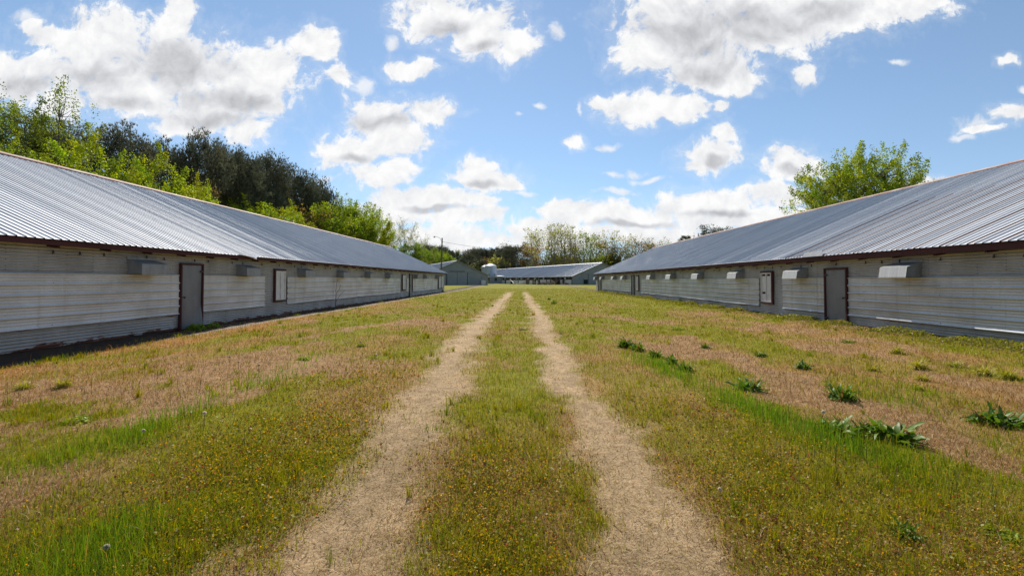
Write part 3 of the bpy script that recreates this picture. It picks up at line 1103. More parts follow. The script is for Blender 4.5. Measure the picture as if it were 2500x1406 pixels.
def far_barn(label, cx, cy, z0, hw, eave, ridge, length):
    root = empty('poultry_shed', (cx, cy, z0), TH)
    tag(root, label, 'shed', 'pale roofed sheds across the far field')
    mb = MB()
    for y in (0.0, length):
        mb.face([(-hw, y, -.4), (hw, y, -.4), (hw, y, eave), (0, y, ridge), (-hw, y, eave)])
    mb.face([(hw, 0, -.4), (hw, length, -.4), (hw, length, eave), (hw, 0, eave)])
    mb.face([(-hw, 0, -.4), (-hw, length, -.4), (-hw, length, eave), (-hw, 0, eave)])
    mb.build('wall', M['far_wall'], root)
    # ribbed roof
    pitch = 0.3
    n = int(length / pitch)
    prof = [(0.0, 0.0), (0.22, 0.0), (0.245, 0.045), (0.25, 0.045)]
    mb = MB()
    sl = (ridge - eave) / hw
    ex = hw + 0.45
    ez = eave - 0.45 * sl + .06
    pts = [(-0.35 + k * pitch + a, h) for k in range(n + 2) for a, h in prof]
    for s in (-1, 1):
        b = len(mb.v)
        for y, h in pts:
            mb.v += [(s * ex, y, ez + h), (0, y, ridge + .06 + h)]
        for i in range(len(pts) - 1):
            mb.f.append((b + 2 * i, b + 2 * i + 1, b + 2 * i + 3, b + 2 * i + 2))
            mb.m.append(0)
    rf = mb.build('roof', M['far_roof'], root)
    mb = MB()
    for s in (-1, 1):
        mb.face([(s * .3, -.36, ridge + .11 - .3 * sl), (0, -.36, ridge + .12), (0, length + .4, ridge + .12), (s * .3, length + .4, ridge + .11 - .3 * sl)])
    mb.build('ridge_cap', M['far_roof'], rf)
    mb = MB()
    for s in (-1, 1):
        mb.hexa([(s * ex, -.37, ez - .14), (0, -.37, ridge - .08), (0, -.33, ridge - .08), (s * ex, -.33, ez - .14),
                 (s * ex, -.37, ez + .0), (0, -.37, ridge + .06), (0, -.33, ridge + .06), (s * ex, -.33, ez + .0)])
    mb.build('verge_board', M['far_wall'], root)
    return root


A = far_barn('far shed with two closed sliding doors in its grey gable', -14.5, 101, 0.34, 7.2, 2.3, 5.45, 62)
mb = MB()
mb.box(-2.75, 4.2, -0.16, -0.04, 2.86, 2.98)
mb.build('door_track', M['hood'], A)
for (a, b) in ((-2.2, 0.0), (0.08, 2.3)):
    mb = MB()
    mb.box(a, b, -0.10, -0.03, 0.05, 2.84)
    for k in range(9):
        x = a + (b - a) * (k + .5) / 9
        mb.box(x - .03, x + .03, -0.125, -0.101, 0.08, 2.8)
    mb.build('sliding_door', M['far_door'], A)
mb = MB()
for x in (-2.3, 0.04, 2.38):
    mb.box(x - .06, x + .035 if x == 0.04 else x + .07, -0.08, -0.02, 0.0, 2.85)
mb.build('door_post', M['iron'], A)
mb = MB()
mb.box(-1.6, 1.8, -0.03, -0.012, 3.02, 3.2)
mb.build('dirty_band', M['wood'], A)
mb = MB()
mb.box(5.55, 5.75, -0.04, -0.015, 1.35 + .25, 1.65 + .25)
A_sign = mb.build('red_sign', M['red'], A)

B = far_barn('far shed with open junk filled side and a grey gable', 11.53 + 8.0 * math.cos(TH), 105 + 8.0 * math.sin(TH), 0.27, 8.0, 2.22, 5.35, 74)
mb = MB()
mb.box(-8.03 + 1.9, -8.03 + 2.05, -0.03, -0.012, 1.55, 1.8)
mb.build('red_sign', M['red'], B)
mb = MB()
mb.box(-5.0, -3.9, -.05, -.015, 0.35, 1.6)
op = mb.build('opening', M['dark'], B)
mb = MB()
mb.box(-4.9, -3.95, -.08, -.052, 1.42, 1.52)
mb.build('bar', M['white'], op)
mb = MB()
mb.box(-5.6, 0.6, -.14, -.03, 2.66, 2.76)
mb.build('door_track', M['hood'], B)
mb = MB()
for x in (-3.75,):
    mb.box(x - .04, x + .04, -.07, -.02, 0, 2.65)
mb.build('door_post', M['iron'], B)
mb = MB()
mb.box(-8.06, -7.93, -.06, .06, -.05, 2.15)
mb.build('corner_post', M['bark_pale'], B)


def bpt(px):
    """position along the far shed's open side that a picture column meets"""
    u = ray(px, 690)[0]
    dx, dy = -math.sin(TH), math.cos(TH)
    return (u * 105 - 11.53) / (dx - u * dy)


# open side: dark bays, pale boards, posts, hoods, red doors
X0 = -8.0
mb = MB()
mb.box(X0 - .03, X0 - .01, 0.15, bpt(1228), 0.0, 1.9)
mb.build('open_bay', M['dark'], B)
for a, b in ((1378, 1395.5), (1368, 1377), (1336, 1346), (1319, 1334), (1309, 1313), (1293, 1300), (1267, 1284), (1252, 1265), (1236, 1246), (1225, 1232)):
    mb = MB()
    mb.box(X0 - .06, X0 - .034, bpt(b), bpt(a), 0.05, 1.32 if a > 1315 else 1.22)
    mb.build('pale_board', M['white'], B)
mb = MB()
for px in (1316, 1347.5, 1305.5, 1291.5, 1285, 1247.5, 1233.5, 1266):
    y = bpt(px)
    mb.box(X0 - .12, X0 - .065, y - .14, y + .14, -.05, 2.0)
mb.build('post', M['far_wall'], B)
mb = MB()
mb.box(X0 - .09, X0 - .04, 0.2, bpt(1316), 1.33, 1.43)
mb.build('rail', M['wood'], B)
for px in (1393, 1384, 1372, 1363, 1349, 1331, 1310, 1293, 1276, 1264, 1249, 1236, 1225):
    y = bpt(px)
    mb = MB()
    mb.hexa([(X0 - .02, y - .4, 1.5), (X0 - .5, y - .4, 1.5), (X0 - .5, y + .4, 1.5), (X0 - .02, y + .4, 1.5),
             (X0 - .02, y - .4, 1.95), (X0 - .45, y - .4, 1.78), (X0 - .45, y + .4, 1.78), (X0 - .02, y + .4, 1.95)], 0)
    mb.face([(X0 - .506, y - .4, 1.5), (X0 - .506, y + .4, 1.5), (X0 - .456, y + .4, 1.78), (X0 - .456, y - .4, 1.78)], 1)
    mb.build('vent_hood', [M['iron'] if px > 1320 else M['hood'], M['iron'] if px > 1340 and px != 1384 else M['hood_pale_lit']], B)
for px in (1303, 1288.5):
    y = bpt(px)
    mb = MB()
    mb.box(X0 - .13, X0 - .07, y - .45, y + .45, 0.12, 1.55)
    mb.build('door', M['red'], B)

# junk leaning and lying along that side
rj = random.Random(5)


def to_world(bx, by, bz):
    c, s = math.cos(TH), math.sin(TH)
    ox, oy = 11.53 + 8.0 * c, 105 + 8.0 * s
    return (ox + bx * c - by * s, oy + bx * s + by * c, 0.27 + bz)


def pile(px, half, n, label, tall):
    w = to_world(X0 - 0.9, bpt(px), 0)
    root = empty('lumber_pile', w, TH)
    tag(root, label, 'lumber pile', 'scrap piles by the far shed')
    for k in range(n):
        mb = MB()
        l = rj.uniform(.5, 1.1) * half
        mb.box(-.09, .09, -l, l, -.035, .035)
        o = mb.build('board', M['lumber'], root)
        o.location = (rj.uniform(-.5, .4), rj.uniform(-half, half) * .6, 0.05 + tall * (k / n) * rj.uniform(.5, 1))
        o.rotation_euler = (rj.uniform(-.5, .5), rj.uniform(-.4, .4), rj.uniform(-1.1, 1.1))


pile(1326, 1.6, 14, 'low spread of scrap boards by the open side of the far shed', .35)
pile(1341, 1.0, 12, 'dark scrap heap beside a leaning board at the far shed', .8)
pile(1363, 1.7, 22, 'tallest tangle of broken boards at the middle of the open side', 1.1)
pile(1389, 1.2, 12, 'small heap of scrap boards nearest the far shed corner', .4)
for px, tiltx, lab in ((1347, .12, 'dark board leaning by the scrap heap at the far shed'), (1379, -.16, 'dark board leaning nearest the far shed corner')):
    y = bpt(px)
    mb = MB()
    mb.box(-.05, .05, -.32, .32, 0, 1.5)
    mb.box(-.08, -.052, -.32, .32, .3, .4)
    mb.box(-.08, -.052, -.32, .32, 1.1, 1.2)
    o = mb.build('leaning_board', M['iron'])
    o.location = to_world(X0 - .55, y, 0)
    o.rotation_euler = (tiltx, .16, TH)
    tag(o, lab, 'board', 'dark boards leaning at the far shed')
# pale auger chutes sliding to the ground
for (pa, pb, za, zb_, lab) in ((1250, 1264, 1.15, 0.08, 'curved white chute drooping to the ground by the far shed'), (1284, 1270, .75, .05, 'straight white chute lying lower by the far shed')):
    ya, yb = bpt(pa), bpt(pb)
    pts = []
    for k in range(9):
        t = k / 8
        z = za + (zb_ - za) * (t ** 1.6 if pa == 1250 else t) + (.12 * math.sin(t * 3.1) if pa == 1250 else 0)
        pts.append(to_world(X0 - .7 - .5 * t, ya + (yb - ya) * t, z))
    mb = MB()
    mb.tube(pts, 0.10, 8)
    mb.tube([pts[0], tuple(Vector(pts[0]) + Vector((0, 0, .1)))], .13, 8)
    tag(mb.build('feed_chute', M['white'], smooth=True), lab, 'chute', 'white chutes by the far shed')

# lean-to
L_ = empty('lean_to', ((1210 - 1275) / FPX * 148, 148, 0.32), R(4))
tag(L_, 'small grey lean to with one dark window joining the far sheds', 'lean to')
mb = MB()
for a in ((-1.9, -1.9, 0, 4), (1.9, 1.9, 0, 4)):
    pass
mb.box(-1.9, 1.9, 0, 4, -.4, 2.25)
mb.build('wall', M['far_wall'], L_)
mb = MB()
mb.hexa([(-2.3, -.35, 2.18), (2.7, -.35, 2.42), (2.7, 4.3, 2.62), (-2.3, 4.3, 2.40), (-2.3, -.35, 2.30), (2.7, -.35, 2.54), (2.7, 4.3, 2.74), (-2.3, 4.3, 2.52)])
mb.build('roof', M['far_roof'], L_)
mb = MB()
mb.box(-.32, .42, -.05, -.015, .95, 1.9)
wn = mb.build('window', M['dark'], L_)
mb = MB()
for (x0, x1, z0, z1) in ((-.4, -.32, .9, 1.95), (.42, .5, .9, 1.95), (-.32, .42, 1.9, 1.96), (-.32, .42, .89, .95), (.03, .07, .95, 1.9)):
    mb.box(x0, x1, -.07, -.052, z0, z1)
mb.build('frame', M['far_wall'], wn)


def feed_bin(px, Y, r, ztop, zc, label):
    root = empty('feed_bin', ((px - 1275) / FPX * Y, Y, 0.3), 0)
    tag(root, label, 'feed bin', 'steel feed bins behind the lean to')
    n = 32

    def ring(rr, z):
        return [(rr * math.cos(2 * math.pi * k / n), rr * math.sin(2 * math.pi * k / n), z) for k in range(n)]

    def lathe(name, prof, mat, parent=root):
        mb = MB()
        for rr, z in prof:
            mb.v += ring(rr, z)
        for i in range(len(prof) - 1):
            for k in range(n):
                k2 = (k + 1) % n
                mb.f.append((i * n + k, i * n + k2, (i + 1) * n + k2, (i + 1) * n + k))
                mb.m.append(0)
        return mb.build(name, mat, parent, smooth=False)
    prof = []
    z = 2.0
    while z < ztop:
        prof += [(r, z), (r + .02, z + .05)]
        z += .1
    lathe('tank', prof + [(r, ztop)], M['bin'])
    lathe('hopper', [(.2, .7), (r, 2.0)], M['bin'])
    cap = lathe('roof_cone', [(r + .06, ztop - .02), (r + .06, ztop + .04), (.32, zc), (.32, zc + .02)], M['far_roof'])
    lathe('lid', [(.36, zc + .021), (.36, zc + .18), (.01, zc + .22)], M['iron'], cap)
    for k in range(6):
        a = 2 * math.pi * (k + .3) / 6
        mb = MB()
        x, y = (r + .09) * math.cos(a), (r + .09) * math.sin(a)
        mb.box(x - .06, x + .06, y - .06, y + .06, -.3, 3.4)
        mb.build('leg', M['iron'], root)
    return root


feed_bin(1198, 153, 1.95, 6.0, 6.85, 'wider feed bin with a pale conical lid behind the lean to')
feed_bin(1186, 156, 1.5, 5.8, 6.4, 'narrow feed bin half hidden behind the wider one')

# white cabinet standing at the first far gable
c, s = math.cos(TH), math.sin(TH)
cab = empty('white_cabinet', (-14.5 + 6.0 * c + .35 * s, 101 + 6.0 * s - .35 * c, 0.34), TH)
tag(cab, 'white boxed cabinet on a dark base against the sliding door gable', 'cabinet')
mb = MB()
mb.box(-.5, .5, -.25, .25, .16, 1.15)
mb.build('body', M['white'], cab)
mb = MB()
mb.box(-.52, .52, -.27, .27, -.1, .158)
mb.build('base', M['iron'], cab)
mb = MB()
mb.box(-.4, .4, -.262, -.252, .3, 1.05)
mb.build('door', M['white'], cab)

# utility pole with lamp and overhead wire
Yp = 75.0
px_, _, ztop = at(1079.5, 581, Yp)
pole = empty('utility_pole', (px_ - .2, Yp, 0.05), 0)
tag(pole, 'wooden utility pole with a lamp arm behind the left shed', 'utility pole')
h = ztop - .05
mb = MB()
mb.tube([(0, 0, -.3), (.1, 0, h * .5), (.2, 0, h)], [.15, .125, .10], 9)
mb.build('pole', M['wood'], pole)
mb = MB()
mb.tube([(.1, -.1, h - .5), (-.1, -.15, h - .1), (-.45, -.2, h + .12), (-.9, -.25, h + .2)], .028, 6)
mb.build('lamp_arm', M['hood'], pole)
mb = MB()
mb.tube([(-.85, -.25, h + .2), (-1.0, -.25, h + .18), (-1.12, -.25, h + .06)], [.05, .10, .13], 10)
mb.tube([(-.95, -.25, h + .2), (-.95, -.25, h + .30)], .04, 8)
mb.build('lamp', M['hood'], pole)
mb = MB()
mb.tube([(.3, -.08, h - .72), (.3, -.08, h - .58)], .05, 8)
mb.build('insulator', M['iron'], pole)
a = Vector((px_ + .12, Yp - .08, .05 + h - .65))
b = Vector(at(1262, 610, 150))
pts = [a.lerp(b, t / 16) - Vector((0, 0, 1.3 * 4 * (t / 16) * (1 - t / 16) * .35)) for t in range(17)]
mb = MB()
mb.tube(pts, 0.022, 5)
tag(mb.build('overhead_wire', M['iron']), 'thin overhead wire running from the utility pole to the woods', 'wire')


# ------------------------------------------------------------------ trees
def quads(C, size, rs, aspect=1.5, up=0.0):
    """leaf-sized diamonds with free orientation"""
    n = len(C)
    a = rs.normal(size=(n, 3))
    a[:, 2] += up
    a /= np.linalg.norm(a, axis=1)[:, None]
    b = rs.normal(size=(n, 3))
    b -= a * (a * b).sum(1)[:, None]
    b /= np.linalg.norm(b, axis=1)[:, None]
    s = (np.asarray(size) * np.ones(n))[:, None]
    V = np.stack([C - a * s * .5 * aspect, C + b * s * .5, C + a * s * .5 * aspect, C - b * s * .5], 1)
    return V.reshape(-1, 3)


def leaf_mesh(name, C, size, col, rs, mat, aspect=1.5):
    V = quads(C, size, rs, aspect)
    n = len(C)
    return np_mesh(name, V, np.arange(n * 4), np.arange(n) * 4, mat, np.repeat(col, 4, 0))


def spike_mesh(name, C, D, ln, w, col, rs, mat, k=7):
    """needle tufts: k thin blades fanning out around a direction"""
    n = len(C)
    C = np.repeat(C, k, 0)
    D = np.repeat(D, k, 0) + rs.normal(size=(n * k, 3)) * 0.65
    D /= np.linalg.norm(D, axis=1)[:, None]
    b = np.cross(D, rs.normal(size=(n * k, 3)))
    b /= np.linalg.norm(b, axis=1)[:, None]
    l = ln * rs.uniform(.6, 1.2, (n * k, 1))
    V = np.stack([C - b * w * .5, C + b * w * .5, C + D * l], 1).reshape(-1, 3)
    m = n * k
    cc = np.repeat(col, k, 0) * rs.uniform(.75, 1.25, (m, 1))
    return np_mesh(name, V, np.arange(m * 3), np.arange(m) * 3, mat, np.repeat(cc, 3, 0))


def gen_tree(name, seed, H, cb, prof, limbs, subs, leaves, lsize, spread, col, colvar, rise=0.7, bark='bark', r0=0.18, kind='leaf',
             stems=1, clus_extra=0, twig=0.02):
    rs = np.random.RandomState(seed)
    rng = random.Random(seed)
    mb = MB()
    clusters, dirs = [], []
    for st in range(stems):
        top = Vector((rng.uniform(-.06, .06) * H, rng.uniform(-.06, .06) * H, H * (1 if st == 0 else rng.uniform(.75, .98))))
        if stems > 1:
            an = 2 * math.pi * st / stems + rng.uniform(-.4, .4)
            top += Vector((math.cos(an), math.sin(an), 0)) * H * .17
        base = Vector((rng.uniform(-.2, .2), rng.uniform(-.2, .2), -.3)) if stems > 1 else Vector((0, 0, -.3))
        K = 9
        spine = []
        for k in range(K):
            t = k / (K - 1)
            spine.append(base.lerp(top, t) + Vector((math.sin(t * 5 + seed + st), math.cos(t * 4.3 + seed), 0)) * H * .012 * math.sin(math.pi * t))
        rr = r0 / (1 if stems == 1 else 1.5)
        mb.tube(spine, [max(.012, rr * (1 - .93 * (k / (K - 1)))) for k in range(K)], 6)

        def on_spine(t):
            f = t * (K - 1)
            i = min(K - 2, int(f))
            return spine[i].lerp(spine[i + 1], f - i)
        nl = max(3, limbs // stems)
        for i in range(nl):
            t = cb + (0.97 - cb) * ((i + rng.random()) / nl)
            rad = prof((t - cb) / (1 - cb)) * H * rng.uniform(.65, 1.1)
            an = i * 2.39996 + rng.uniform(-.5, .5) + st
            s = on_spine(max(.1, t - .06 * rise))
            d = Vector((math.cos(an), math.sin(an), rise * rng.uniform(.6, 1.3)))
            pts = [s]
            for k in range(1, 5):
                f = k / 4
                pts.append(s + Vector((d.x * rad * f, d.y * rad * f, d.z * rad * (f * .6 + f * f * .5))) + Vector((rng.uniform(-1, 1), rng.uniform(-1, 1), rng.uniform(-1, 1))) * rad * .06)
            r1 = max(.014, rr * (1 - t) * .55)
            mb.tube(pts, [r1 * (1 - .8 * k / 4) + .004 for k in range(5)], 4, cap=False)
            clusters.append(pts[-1])
            dirs.append(pts[-1] - pts[-2])
            for j in range(subs):
                f = rng.uniform(.3, 1.0)
                q = min(3, int(f * 4))
                p = pts[q].lerp(pts[q + 1], f * 4 - q)
                e = p + Vector((d.x + rng.uniform(-1, 1), d.y + rng.uniform(-1, 1), d.z * .5 + rng.uniform(-.3, .8))).normalized() * rad * rng.uniform(.25, .5)
                mid = p.lerp(e, .5) + Vector((0, 0, rad * .03))
                mb.tube([p, mid, e], [twig, twig * .7, twig * .35], 3, cap=False)
                clusters += [e, mid]
                dirs += [e - mid, e - mid]
                if kind == 'bare':
                    for g in range(5):
                        e2 = e.lerp(mid, rng.random() * 1.2) + Vector((rng.uniform(-1, 1), rng.uniform(-1, 1), rng.uniform(.2, 1.4))) * rad * .22
                        mb.tube([e.lerp(mid, rng.random() * .8), e2], [twig * .5, twig * .25], 3, cap=False)
    tm = mb.mesh(name + '_trunk', M[bark])
    C = np.array([tuple(c) for c in clusters])
    D = np.array([tuple(Vector(d).normalized()) if Vector(d).length > 1e-6 else (0, 0, 1) for d in dirs])
    n = len(C)
    if kind == 'needle':
        per = leaves
        idx = np.repeat(np.arange(n), per)
        P_ = C[idx] + rs.normal(size=(n * per, 3)) * spread
        cv = (1 + colvar * rs.normal(size=(n, 1)))[idx]
        hue = rs.uniform(0, 1, (n, 1))[idx]
        cc = np.clip(np.array(col) * cv * (1 - .25 * hue) + np.array([.06, .035, .012]) * .45 * hue, 0.003, 1)
        cm = spike_mesh(name + '_crown', P_, D[idx] * .8 + np.array([0, 0, .5]), lsize, lsize * .16, cc, rs, M['needle'])
    else:
        per = leaves
        k = np.maximum(1, rs.poisson(per * rs.gamma(2.5, .4, n))) if per > 5 else rs.poisson(per, n)
        idx = np.repeat(np.arange(n), k)
        P_ = C[idx] + rs.normal(size=(len(idx), 3)) * spread * (.6 + .8 * rs.uniform(size=(n, 1)))[idx]
        cv = (1 + colvar * rs.normal(size=(n, 1)))[idx] * rs.uniform(.7, 1.25, (len(idx), 1))
        hue = rs.uniform(0, 1, (n, 1))[idx]
        cc = np.clip(np.array(col) * cv * np.concatenate([.85 + .3 * hue, np.ones_like(hue), 1.1 - .3 * hue], 1), .003, 1)
        cm = leaf_mesh(name + '_crown', P_, lsize * rs.uniform(.6, 1.3, len(idx)), cc, rs, M['leaf'])
    zz = P_[:, 2] if len(P_) > 400 else np.array([v[2] for v in mb.v])
    xx = P_[:, 0] if len(P_) > 400 else np.array([v[0] for v in mb.v])
    top, wid = float(np.percentile(zz, 99.3)), float(np.percentile(xx, 98) - np.percentile(xx, 2))
    return tm, cm, top, wid



def gen_dome(name, seed, H, Wd, zc, hz, ncl, leaves, lsize, spread, col, colvar, stems=6, bark='bark', r0=.09, lumps=.30, kind='leaf', twig=.016):
    """crown filling a lumpy dome, carried by several rising stems; every clump sits on a twig of its own"""
    rs = np.random.RandomState(seed)
    rng = random.Random(seed)
    mb = MB()
    # lobes give the outline its bumps
    nl = 9
    lob = rs.normal(size=(nl, 3))
    lob[:, 2] = np.abs(lob[:, 2]) * .8 - .15
    lob /= np.linalg.norm(lob, axis=1)[:, None]
    pts = []
    while len(pts) < ncl:
        d = rs.normal(size=3)
        d /= np.linalg.norm(d)
        r = rs.uniform(.25, 1) ** .55
        k = 1 - lumps + lumps * 1.3 * max(0, (lob @ d).max()) ** 6
        p = d * r * k
        pts.append((p[0] * Wd / 2, p[1] * Wd / 2, zc + p[2] * hz / 2))
    C = np.array(pts)
    spines = []
    for st in range(stems):
        an = 2 * math.pi * st / stems + rng.uniform(-.4, .4)
        ro = Wd * .5 * rng.uniform(.25, .62) if stems > 1 else .0
        top = Vector((math.cos(an) * ro, math.sin(an) * ro, zc + hz * rng.uniform(.10, .26)))
        base = Vector((math.cos(an) * .12, math.sin(an) * .12, -.3))
        K = 9
        sp = []
        for k in range(K):
            t = k / (K - 1)
            p = base.lerp(top, t)
            bow = (t - t * t) * .5
            p -= Vector((math.cos(an), math.sin(an), 0)) * ro * bow
            p += Vector((math.sin(t * 6 + st), math.cos(t * 5 + st * 2), 0)) * .05 * Wd * .3 * t
            sp.append(p)
        mb.tube(sp, [max(.014, r0 * (1 - .88 * k / (K - 1))) for k in range(K)], 6)
        spines += [(p, k) for k, p in enumerate(sp) if k >= 2]
    SP = np.array([tuple(p) for p, k in spines])
    for c in C:
        dd = np.linalg.norm(SP - (c - np.array([0, 0, np.linalg.norm(c[:2]) * .25 + .3])), axis=1)
        a = Vector(SP[dd.argmin()])
        b = Vector(c)
        mid = a.lerp(b, .55) + Vector((rng.uniform(-.1, .1), rng.uniform(-.1, .1), -.08)) * (b - a).length
        mb.tube([a, mid, b], [twig * 1.6, twig, twig * .4], 3, cap=False)
    tm = mb.mesh(name + '_trunk', M[bark])
    n = len(C)
    if kind == 'needle':
        D = C - np.array([0, 0, zc - hz * .3])
        D /= np.linalg.norm(D, axis=1)[:, None]
        idx = np.repeat(np.arange(n), leaves)
        P_ = C[idx] + rs.normal(size=(len(idx), 3)) * spread
        cv = (1 + colvar * rs.normal(size=(n, 1)))[idx]
        hue = rs.uniform(0, 1, (n, 1))[idx]
        cc = np.clip(np.array(col) * cv * (1 - .3 * hue) + np.array([.12, .075, .035]) * .4 * hue, .004, 1)
        cm = spike_mesh(name + '_crown', P_, D[idx] + np.array([0, 0, .5]), lsize, lsize * .15, cc, rs, M['needle'], 8)
    else:
        k = np.maximum(1, rs.poisson(leaves * rs.gamma(3, .333, n)))
        idx = np.repeat(np.arange(n), k)
        # leaves run out along short rising shoots
        D = C - np.array([0, 0, zc - hz * .2])
        D = D / np.linalg.norm(D, axis=1)[:, None] * .6 + np.array([0, 0, .7]) + rs.normal(size=(n, 3)) * .3
        ln = spread * rs.uniform(1.0, 3.2, (n, 1))
        t = rs.uniform(-.3, 1, (len(idx), 1))
        P_ = C[idx] + D[idx] * ln[idx] * t + rs.normal(size=(len(idx), 3)) * spread * .55 * (1.15 - .6 * np.clip(t, 0, 1))
        cv = (1 + colvar * rs.normal(size=(n, 1)))[idx] * rs.uniform(.7, 1.25, (len(idx), 1))
        hue = rs.uniform(0, 1, (n, 1))[idx]
        cc = np.clip(np.array(col) * cv * np.concatenate([.85 + .3 * hue, np.ones_like(hue), 1.1 - .3 * hue], 1), .003, 1)
        cm = leaf_mesh(name + '_crown', P_, lsize * rs.uniform(.6, 1.3, len(idx)), cc, rs, M['leaf'])
    return tm, cm, float(np.percentile(P_[:, 2], 99.3)), float(np.percentile(P_[:, 0], 98) - np.percentile(P_[:, 0], 2))


def pr_round(t):
    return .10 + .26 * math.sin(math.pi * min(1, t * .9 + .12)) ** .8


def pr_up(t):
    return .05 + .15 * math.sin(math.pi * min(1, t * .85 + .12))


def pr_slim(t):
    return .03 + .085 * math.sin(math.pi * min(1, t * .85 + .12))


def pr_pine(t):
    return .06 + .19 * (1 - t) ** .7 * min(1, .5 + t * 2)


def pr_flat(t):
    return .08 + .20 * min(1, .35 + t) * (1 if t < .85 else .7)


def pr_bush(t):
    return .14 + .34 * math.sin(math.pi * min(1, t * .8 + .2)) ** .7


PIN = (.135, .145, .078)
GRN = (.31, .37, .008)
PROT = {
    'pine': [gen_dome('pine', 11, 17, 8.5, 11.8, 9.8, 270, 26, .38, .40, PIN, .22, 1, r0=.2, lumps=.22, kind='needle', twig=.03),
             gen_dome('pine', 12, 17, 7.4, 12.4, 8.6, 220, 22, .38, .36, PIN, .22, 2, r0=.2, lumps=.28, kind='needle', twig=.035),
             gen_dome('pine', 13, 15, 8.0, 8.6, 12.0, 330, 26, .38, .40, PIN, .22, 1, r0=.19, lumps=.22, kind='needle', twig=.03),
             gen_tree('pine', 14, 17, .40, pr_pine, 44, 5, 18, .30, .25, PIN, .22, .45, r0=.2, kind='needle')],
    'green': [gen_dome('green', 21, 9, 7.0, 5.4, 6.6, 330, 120, .078, .26, GRN, .16, 4, r0=.09, lumps=.45),
              gen_dome('green', 22, 8, 6.5, 4.6, 6.2, 320, 120, .078, .26, (.28, .35, .010), .16, 5, r0=.08, lumps=.48),
              gen_dome('green', 23, 10, 7.0, 6.4, 6.8, 300, 105, .080, .27, (.25, .33, .010), .18, 5, r0=.09, lumps=.50)],
    'tall': [gen_dome('tall', 31, 16, 6.6, 10.0, 12.5, 330, 66, .095, .32, (.165, .225, .020), .2, 4, r0=.13, lumps=.5, twig=.02),
             gen_dome('tall', 32, 17, 7.0, 10.2, 13.0, 340, 66, .095, .32, (.155, .215, .020), .2, 5, r0=.13, lumps=.5, twig=.02)],
    'broad': [gen_dome('broad', 41, 12, 11, 7.4, 9.6, 900, 80, .095, .28, (.33, .38, .012), .18, 8, r0=.12, lumps=.20, twig=.02)],
    'bare': [gen_tree('bare', 51, 12, .2, pr_round, 26, 7, 1, .12, .3, (.17, .15, .05), .2, 1.2, bark='bark', r0=.12, kind='bare', stems=2),
             gen_tree('bare', 52, 10, .2, pr_bush, 24, 7, 6, .13, .3, (.24, .27, .04), .2, 1.0, bark='bark_pale', r0=.12, kind='bare', stems=3)],
    'sparse': [gen_tree('sparse', 61, 20, .30, pr_slim, 40, 4, 2.2, .24, .34, (.38, .37, .07), .2, 2.4, bark='bark_pale', r0=.20, twig=.035),
               gen_tree('sparse', 62, 21, .28, pr_slim, 44, 4, 1.6, .24, .34, (.37, .35, .07), .2, 2.6, bark='bark_pale', r0=.20, twig=.035, stems=2),
               gen_tree('sparse', 63, 19, .25, pr_slim, 38, 4, 3, .26, .36, (.32, .38, .04), .2, 2.0, bark='bark', r0=.18, twig=.035)],
    'brown': [gen_tree('brown', 71, 14, .15, pr_up, 32, 5, 4, .26, .40, (.32, .20, .075), .25, 1.4, bark='bark', r0=.15, twig=.03)],
    'cedar': [gen_tree('cedar', 81, 14, .08, pr_bush, 50, 5, 12, .5, .5, (.075, .09, .042), .3, .6, r0=.2, kind='needle')],
    'willow': [gen_dome('willow', 91, 9, 6, 5.0, 8, 150, 20, .26, .45, (.44, .40, .11), .16, 4, bark='bark_pale', r0=.1, lumps=.3)],
    'shrub': [gen_tree('shrub', 95, 6, .08, pr_bush, 22, 5, 14, .28, .45, (.18, .19, .040), .25, .9, r0=.07, stems=3),
              gen_tree('shrub', 96, 6, .08, pr_bush, 22, 5, 12, .28, .45, (.22, .17, .085), .25, .9, r0=.07, stems=3)],
}
NAMES = {'pine': 'pine_tree', 'green': 'spring_tree', 'tall': 'leafy_tree', 'broad': 'broad_tree', 'bare': 'bare_tree', 'sparse': 'slender_tree',
         'brown': 'brown_tree', 'cedar': 'evergreen_tree', 'willow': 'willow_tree', 'shrub': 'shrub'}
rt = random.Random(77)


def plant(kind, px, ytop, Y, label, group, var=None, wide=1.0, base=None):
    x, _, zt = at(px, ytop, Y)
    if wide > 4:                      # the near side of the crown makes the outline
        zt = at(px, ytop, Y - .3 * wide / FPX * Y)[2]
    zb = float(ground_z(np.array([x]), np.array([Y]))[0]) if base is None else base
    v = PROT[kind][rt.randrange(len(PROT[kind])) if var is None else var % len(PROT[kind])]
    s = (zt - zb) / v[2]
    root = empty(NAMES[kind], (x, Y, zb), rt.uniform(0, 6.28))
    if wide > 4:                      # crown breadth as seen
        k = min(1.9 * s, max(.5 * s, wide / FPX * Y / v[3]))
    else:
        k = s * wide
    root.scale = (k, k, s)
    tag(root, label, 'shrub' if kind == 'shrub' else 'tree', group)
    link('trunk', v[0], root)
    link('crown', v[1], root)
    return root


